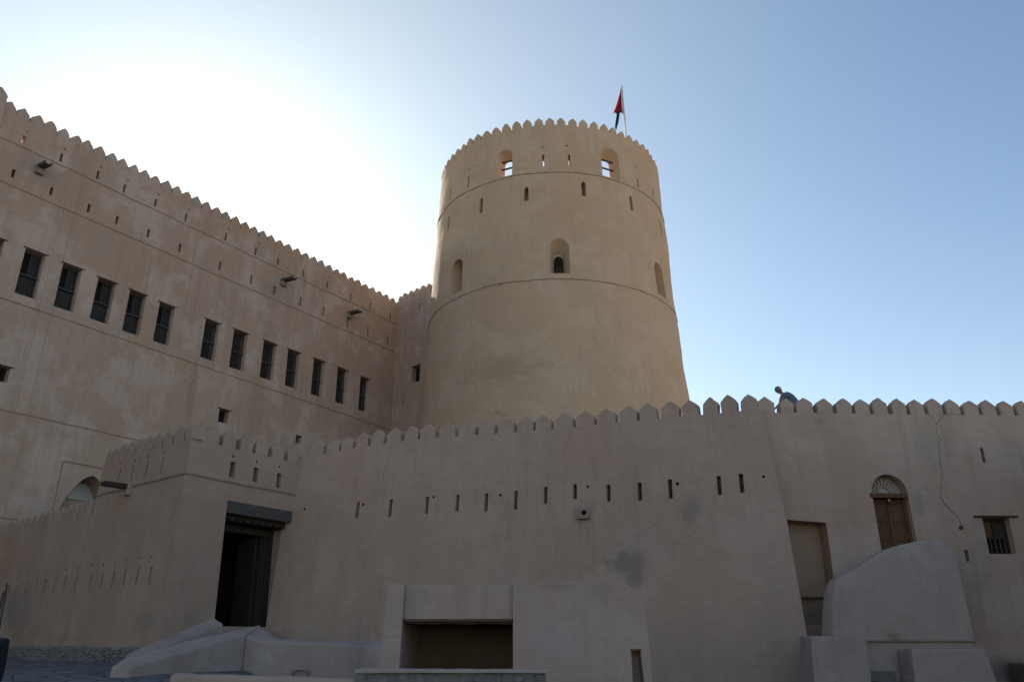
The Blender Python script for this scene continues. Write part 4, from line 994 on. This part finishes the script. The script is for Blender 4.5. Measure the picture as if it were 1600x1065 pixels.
FL2 = thing('kerb_wall', 'very low reddish plastered wall in front of the ramp', 'wall', (-2.7, 9.3, -1.6))
bm = bmesh.new(); prism(bm, [at(266, 1052.5, 9.3), at(556, 1061.5, 9.1), at(556, 1060, 9.5), at(272, 1051, 9.7)]); obj('plaster_body', lumpy(bm, .25, .02, .03), m_block, FL2)

# ------------------------------------------------------------------ curved stair mass and blocks by the door wall
ST = thing('stair_parapet', 'big curved plastered stair parapet below the wooden door', 'stair', (10, 21.5, -1.6))
class Bat:
    """front face leaning back as it rises"""
    def __init__(s, Y0, k): s.Y0 = Y0; s.k = k
    def map(s, u, z, d=0): y = s.Y0 + s.k * (z + 1.6); kk = wob(Vector((u, y, z)), .03); return Vector((u, y - d - kk, z))
    def inv(s, x, y):
        r = ray(x, y); t = (s.Y0 + 1.6 * s.k) / (r[1] - s.k * r[2]); return (r[0] * t, r[2] * t)
def battered(name, W_, pts, Yb, mat, parent, step=.4):
    pol = [W_.inv(*p) if len(p) == 2 else (p[0], p[1]) for p in pts]
    n_ = len(pol); cxx = sum(p[0] for p in pol) / n_; czz = sum(p[1] for p in pol) / n_
    def ins(p, k=.07):
        L_ = math.hypot(p[0] - cxx, p[1] - czz); return (p[0] - (p[0] - cxx) / L_ * k, p[1] - (p[1] - czz) / L_ * k)
    ipol = [ins(p) for p in pol]
    bm = bmesh.new(); face_sheet(bm, W_, ipol, [], step)
    for i in range(n_):
        a, b = pol[i], pol[(i + 1) % n_]; m_ = max(1, int(math.hypot(a[0] - b[0], a[1] - b[1]) / step))
        pr = None
        for k in range(m_ + 1):
            p0 = (a[0] + (b[0] - a[0]) * k / m_, a[1] + (b[1] - a[1]) * k / m_); f = W_.map(*p0)
            q0 = ins(p0); q1 = ins(p0, .025); f0 = W_.map(*q0); f1 = W_.map(*q1)
            cur = [bm.verts.new(f0), bm.verts.new((f1[0], f1[1] + .02, f1[2])), bm.verts.new((f[0], f[1] + .07, f[2])), bm.verts.new((f[0], Yb, f[2]))]
            if pr:
                for k_ in range(3): hull_quad(bm, [pr[k_], cur[k_], cur[k_ + 1], pr[k_ + 1]])
            pr = cur
    bmesh.ops.remove_doubles(bm, verts=bm.verts, dist=.004); bmesh.ops.recalc_face_normals(bm, faces=bm.faces)
    return obj(name, bm, mat, parent, smooth=True)
B1 = Bat(20.6, .10)
xle = B1.inv(1301, 991)[0]; xri = B1.inv(1527, 1003)
battered('curved_mass', B1, [(1301, 1003), (1301, 991), (1300.2, 965), (1300.4, 946), (1301.3, 932), (1303, 919), (1305.5, 910.5), (1310, 903), (1318, 897.8), (1328, 892.5), (1339, 887), (1354, 878), (1368.6, 868), (1378, 862), (1387, 857.4), (1397, 853.6), (1408.7, 850.2), (1423, 847), (1438, 844.3), (1453, 842), (1466, 840.5), (1480, 846), (1492, 858), (1499, 873), (1527, 1003)], 21.5, m_pale, ST)
zb = xri[1]
bm = bmesh.new(); box(bm, xle + .12, xri[0] - .02, 20.86, 21.48, -1.8, zb + .05); obj('base', lumpy(bm, .5, .02, .03), m_pale, ST)
for k in range(11):
    z1_ = .25 + k * .20; x0_ = xle + .15 + k * .20; bm = bmesh.new(); box(bm, x0_, 11.9, 21.52, 23.05, z1_ - .19, z1_); obj('stair_tread', lumpy(bm, .6, .01, .02), m_mid, ST)
bm = bmesh.new(); box(bm, xle + .15, 11.9, 21.53, 23.0, -1.8, .055); obj('stair_base', bm, m_mid, ST)
BK = thing('plaster_block', 'pale sloping plaster block left of the little steps', 'block', (8, 20.5, -1.6))
B2 = Bat(19.9, .12)
bm = bmesh.new()
def blk(name, TL, TR_, BR, BLx, Yb, mat, parent, W_):
    a = W_.inv(*TL); b = W_.inv(*TR_); c = W_.inv(*BR)
    t = (-1.8 - b[1]) / (c[1] - b[1]); bx = b[0] + (c[0] - b[0]) * t; dx = W_.inv(*BLx); t2 = (-1.8 - a[1]) / (dx[1] - a[1])
    pol = [a, b, (bx, -1.8), (a[0] + (dx[0] - a[0]) * t2, -1.8)]
    bm = bmesh.new(); fv = [bm.verts.new((p[0], W_.Y0 + W_.k * (p[1] + 1.6), p[1])) for p in pol]; gv_ = [bm.verts.new((p[0], Yb, p[1])) for p in pol]
    bm.faces.new(fv); bm.faces.new(gv_[::-1])
    for i in range(4): hull_quad(bm, [fv[i - 1], fv[i], gv_[i], gv_[i - 1]])
    return obj(name, lumpy(bm, .2, .03, .06), mat, parent)
blk('block_body', (1266, 992.5), (1354.5, 991.5), (1363, 1065), (1272, 1065), 20.95, m_pale, BK, B2)
BR_ = thing('terrace_wall', 'low pale plastered wall right of the little steps', 'wall', (11, 20.5, -1.6))
blk('wall_body', (1424.5, 1013), (1540, 1013), (1557, 1065), (1431, 1065), 22.6, m_pale, BR_, B2)
bm = bmesh.new(); p0 = at(1360, 1013, 21.0); p1 = at(1430, 1013, 21.0); box(bm, p0[0] + .02, p1[0] + .2, 21.35, 22.7, -1.8, p0[2] + .01)
obj('rear_wall', lumpy(bm, .4, .015, .03), m_mid, BR_)
SP = thing('stone_steps', 'small stone steps between two pale plaster blocks', 'steps', (9, 20.6, -1.6))
for k in range(3):
    zt_ = at(1378, 1047, 20.9)[2] - .22 * k; bm = bmesh.new(); box(bm, 8.72, 9.35, 20.75 - .32 * k, 21.3, -1.8, zt_); obj('step', lumpy(bm, .3, .02, .03), m_mort, SP)
bm = bmesh.new(); box(bm, 13.4, 17.5, 21.6, 22.9, -1.8, at(1580, 1036, 21.6)[2])
o = obj('masonry_plinth', lumpy(bm, .5, .03, .04), simple("dark plinth plaster", (.20, .165, .14), (.15, .125, .105), .95, 3), None); tag(o, 'dark low plinth at the foot of the wall in the bottom right corner', 'plinth')  # plinth coloured darker than the wall above

# leaning poles at the far left
for i, (x0, y0, x1, y1, lb) in enumerate(((1.5, 962, 11, 912, 'weathered pole leaning on the outer wall, nearer the left edge'), (-6, 975, 5, 925, 'weathered pole leaning on the outer wall at the very edge of the picture'))):
    a = SW.pt(x1, y1, .08); b = SW.pt(x0, y0, .8); d = (a - b).normalized(); b = b - d * ((b[2] + 1.0) / d[2])
    bm = bmesh.new(); tube(bm, [b, b.lerp(a, .5) + Vector((.02, 0, .03)), a], .04, 8, .03); o = obj('wooden_pole', bm, m_beam, None, smooth=True); tag(o, lb, 'pole', 'poles leaning on the outer wall')

# ------------------------------------------------------------------ people
def skinned(name, chains, mat, parent, sub=2, root=0, extra=None):
    """chains: list of lists of (point, radius); points shared between chains are welded"""
    vs = []; rad = []; es = []; key = {}
    def vid(p, r):
        k = tuple(round(c, 4) for c in p)
        if k not in key: key[k] = len(vs); vs.append(Vector(p)); rad.append(r)
        return key[k]
    for ch in chains:
        ids = [vid(p, r) for p, r in ch]
        es += list(zip(ids, ids[1:]))
    o0 = Vector(root_of(parent).location) if parent else Vector((0, 0, 0))
    me = bpy.data.meshes.new(name); me.from_pydata([v - o0 for v in vs], es, []); o = link(bpy.data.objects.new(name, me))
    md = o.modifiers.new('skin', 'SKIN'); md.use_smooth_shade = True
    for i, r in enumerate(rad): me.skin_vertices[0].data[i].radius = (r, r) if not isinstance(r, tuple) else r
    me.skin_vertices[0].data[root].use_root = True
    sb = o.modifiers.new('sub', 'SUBSURF'); sb.levels = sub; sb.render_levels = sub
    bpy.context.view_layer.update(); dg = bpy.context.evaluated_depsgraph_get(); m2 = bpy.data.meshes.new_from_object(o.evaluated_get(dg))
    bm = bmesh.new(); bm.from_mesh(m2); bpy.data.objects.remove(o)
    if extra: extra(bm, o0)
    for f in bm.faces: f.smooth = True
    me = bpy.data.meshes.new(name); bm.to_mesh(me); bm.free(); me.materials.append(mat)
    o = link(bpy.data.objects.new(name, me)); o.parent = parent; return o
def head_into(bm, o0, c, face, up, r=.1):
    """skull, jaw, nose, ears and brow as one shaped ball joined to the body"""
    face = face.normalized(); side = up.cross(face).normalized(); up = face.cross(side).normalized()
    q_ = bmesh.ops.create_uvsphere(bm, u_segments=20, v_segments=14, radius=1.0)
    for v_ in q_['verts']:
        x, y, z = v_.co; fz = 1.22 if z > 0 else 1.32; w_ = .80 * (1 - .28 * max(0, -z)); dpt = 1.0 - .10 * max(0, -z)
        f = y * dpt
        if y > .6 and abs(x) < .35: f += .22 * math.exp(-((z + .08) / .22) ** 2) * (1 - abs(x) / .35)
        if y > .5: f -= .09 * math.exp(-((z - .12) / .12) ** 2) * math.exp(-((abs(x) - .38) / .16) ** 2); f += .05 * math.exp(-((z + .52) / .1) ** 2) * math.exp(-(x / .3) ** 2)
        xx = x * w_
        if abs(x) > .9 and abs(z) < .25: xx += .14 * (1 if x > 0 else -1)
        v_.co = c - o0 + (side * xx + face * f + up * z * fz) * r
def hand_chains(wr, dr, palm, curl, L=.09):
    """five separate fingers growing out of a palm; dr runs along the hand, palm faces out of it"""
    dr = dr.normalized(); palm = palm.normalized(); sd__ = dr.cross(palm).normalized(); ch = []; pc = wr + dr * .055
    ch.append([(wr, .026), (pc, (.030, .030))])
    for k, (off, ln) in enumerate(((-.030, .068), (-.010, .078), (.011, .073), (.031, .056))):
        kn = pc + dr * .04 + sd__ * off; p1 = kn + (dr * math.cos(curl) + palm * math.sin(curl)) * ln * .5; p2 = p1 + (dr * math.cos(curl * 2) + palm * math.sin(curl * 2)) * ln * .32; p3 = p2 + (dr * math.cos(curl * 2.7) + palm * math.sin(curl * 2.7)) * ln * .25
        ch.append([(pc, .03), (kn, .0105), (p1, .0095), (p2, .0085), (p3, .007)])
    t0 = wr + dr * .035 - sd__ * .034; ch.append([(pc, .03), (t0, .013), (t0 + (dr - sd__ * .7 + palm * .4).normalized() * .032, .011), (t0 + (dr - sd__ * .4 + palm * .6).normalized() * .058, .009)])
    return ch
m_skin = simple("skin", (.30, .16, .105), (.24, .125, .08), .6, 8, .1); m_cap = simple("grey cap cloth", (.20, .21, .22), (.13, .14, .15), .9, 14, .4)
m_blue = simple("blue grey shirt", (.12, .175, .26), (.08, .12, .19), .9, 12, .5); m_trou = simple("brown trousers", (.08, .065, .055), rough=.9, sc_=12); m_rose = simple("dusty rose scarf", (.33, .19, .20), (.22, .12, .13), .9, 10, .4)
m_black = simple("black clothing", (.012, .012, .015), (.02, .02, .024), .85, 12, .3); m_hair = simple("black hair", (.012, .010, .009), rough=.7, sc_=40); m_char = simple("grey trousers", (.10, .10, .11), rough=.9); m_shoe = simple("dark shoe", (.02, .018, .016), rough=.5)
# the person bending over the battlements
PW = Wall((8.0, 23.95), 87.5, 0, 0, 0)
def pp(x, y, d=0): return PW.pt(x, y, d)
PB = thing('person', 'person in blue grey shirt and grey cap bending over behind the battlements', 'person', (pp(1246, 640)[0], pp(1246, 640)[1], FLOOR_R))
hip = pp(1246.5, 640); bel = pp(1241, 631); che = pp(1232.5, 621); nek = pp(1224.5, 615.6); hd = pp(1217.0, 609.8); nb_ = pp(1221.5, 614.0)
yv = Vector((0, 1, 0)); fl = FLOOR_R
def leg(sg, spread=.11, stepx=0):
    h = hip + yv * sg * .09; kx = h + Vector((-.02 + stepx, sg * .03, -.42)); an = Vector((h[0] + .10 + stepx, h[1] + sg * .05, fl + .09)); return h, kx, an
arms = []
for sg in (-1, 1):
    sh = pp(1227.5, 617) + yv * sg * .16; arms.append((sg, sh))
shL = pp(1226.5, 618.5) - yv * .17; elL = pp(1217.5, 626.5) - yv * .22; wrL = pp(1214.2, 634.0) - yv * .30
shR = pp(1228, 617.5) + yv * .17; elR = pp(1221, 628) + yv * .2; wrR = pp(1214.5, 634.5) + yv * .02
chs = [[(hip, .125), (bel, .125), (che, .13), (nek, .062), (nb_, .052), (hd.lerp(nb_, .35), .05)]]
for sh, el, wr in ((shL, elL, wrL), (shR, elR, wrR)):
    chs.append([(che, .13), (sh, .062), (el, .040), (wr, .026)]); chs += hand_chains(wr, (wr - el).normalized() + Vector((-.3, 0, -.1)), Vector((0, 0, -1)), .45)
for sg in (-1, 1):
    h, kn, an = leg(sg); toe = an + Vector((-.17, 0, -.055)); chs.append([(hip, .125), (h, .095), (kn, .062), (an, .042), (toe, .035)])
fdir = Vector((-.80, -.12, -.60)); updir = Vector((-.62, 0, .78))
skinned('body', chs, m_skin, PB, 2, 0, lambda bm, o0: head_into(bm, o0, hd, fdir, updir, .098))
skinned('shirt', [[(hip + Vector((0, 0, .03)), .175), (bel, .185), (che, .19), (nek + (che - nek) * .3, .12)], [(che, .19), (shL, .10), (shL.lerp(elL, .7), .08)], [(che, .19), (shR, .10), (shR.lerp(elR, .7), .08)]], m_blue, PB, 2)
skinned('trousers', [[(hip, .15), (leg(-1)[0], .115), (leg(-1)[1], .082), (leg(-1)[2] + Vector((0, 0, .02)), .062)], [(hip, .15), (leg(1)[0], .115), (leg(1)[1], .082), (leg(1)[2] + Vector((0, 0, .02)), .062)]], m_trou, PB, 2)
skinned('scarf', [[(nb_ + Vector((.0, -.03, -.02)), .066), (pp(1221.5, 618.5) - yv * .1, .058), (pp(1217.6, 624.5) - yv * .16, .052), (pp(1216.5, 632) - yv * .14, .04)]], m_rose, PB, 2)
bm = bmesh.new(); upn = updir.normalized(); q_ = bmesh.ops.create_uvsphere(bm, u_segments=18, v_segments=10, radius=1.0)
bmesh.ops.delete(bm, geom=[v_ for v_ in bm.verts if v_.co.z < -.12], context='VERTS')
fu = fdir.normalized(); sdx = upn.cross(fu).normalized(); upq = fu.cross(sdx).normalized()
for v_ in bm.verts: x, y, z = v_.co; v_.co = hd + upq * .015 + (sdx * x * .92 + fu * y * 1.08 + upq * z * 1.28) * .107
obj('cap', bm, m_cap, PB, smooth=True)
# the person mostly outside the frame at the left edge
gx = at(-38, 1000, 7.0); zf_ = zg(gx[0], 7.0); X0 = at(14, 1012, 7.0)[0] - .255; Yp = 7.0
PL = thing('person', 'person in black standing at the left edge, only a shoulder in view', 'person', (X0, Yp, zf_))
H = at(0, 997, 7.0)[2] + .02 - zf_     # shoulder height
def L(x, y, z): return Vector((X0 + x, Yp + y, zf_ + z))
k_ = H / 1.45
hp_ = L(0, 0, .93 * k_); ch_ = L(0, .01, 1.28 * k_); nk_ = L(-.07, -.02, 1.47 * k_); hd_ = L(-.17, -.06, 1.62 * k_)
chs = [[(hp_, .135), (L(0, 0, 1.08 * k_), .125), (ch_, .14), (L(-.02, 0, 1.41 * k_), .07), (nk_, .055), (nk_.lerp(hd_, .6), .05)]]
sl_ = []
for sg in (-1, 1):
    sh = L(sg * .19, 0, 1.38 * k_); el = L(sg * .165, .05, 1.12 * k_); wr = L(sg * .06, -.16, 1.0 * k_); sl_.append((sh, el))
    chs.append([(ch_, .14), (sh, .062), (el, .041), (wr, .027)]); chs += hand_chains(wr, Vector((-sg * .6, -.7, -.4)), Vector((0, 0, -1)), .4)
    h = L(sg * .095, 0, .90 * k_); kn = L(sg * .10, -.02, .50 * k_); an = L(sg * .10, .02, .09); toe = L(sg * .12, -.17, .035)
    chs.append([(hp_, .135), (h, .095), (kn, .062), (an, .043), (toe, .035)])
skinned('body', chs, m_skin, PL, 2, 0, lambda bm, o0: head_into(bm, o0, hd_, Vector((.2, -1, 0)), Vector((0, 0, 1)), .1))
skinned('shirt', [[(hp_, .155), (L(0, 0, 1.08 * k_), .15), (ch_, .16), (L(0, 0, 1.43 * k_), .10)]] + [[(ch_, .16), (a, .088), (a.lerp(b, .5), .066), (b, .052)] for a, b in sl_], m_black, PL, 2)
skinned('trousers', [[(hp_, .152), (L(sg * .095, 0, .90 * k_), .115), (L(sg * .10, -.02, .50 * k_), .085), (L(sg * .10, .02, .12), .07)] for sg in (-1, 1)], m_char, PL, 2)
for sg in (-1, 1): skinned('shoe', [[(L(sg * .10, .05, .045), .045), (L(sg * .105, -.05, .05), .048), (L(sg * .12, -.19, .035), .036)]], m_shoe, PL, 1)
bm = bmesh.new(); bmesh.ops.create_uvsphere(bm, u_segments=16, v_segments=12, radius=1)
bmesh.ops.delete(bm, geom=[v_ for v_ in bm.verts if v_.co.z < -.05 and v_.co.y < .35], context='VERTS')
for v_ in bm.verts: v_.co = hd_ + Vector((v_.co.x * .092, v_.co.y * .112 + .008, v_.co.z * .135 + .005))
obj('hair', bm, m_hair, PL, smooth=True)
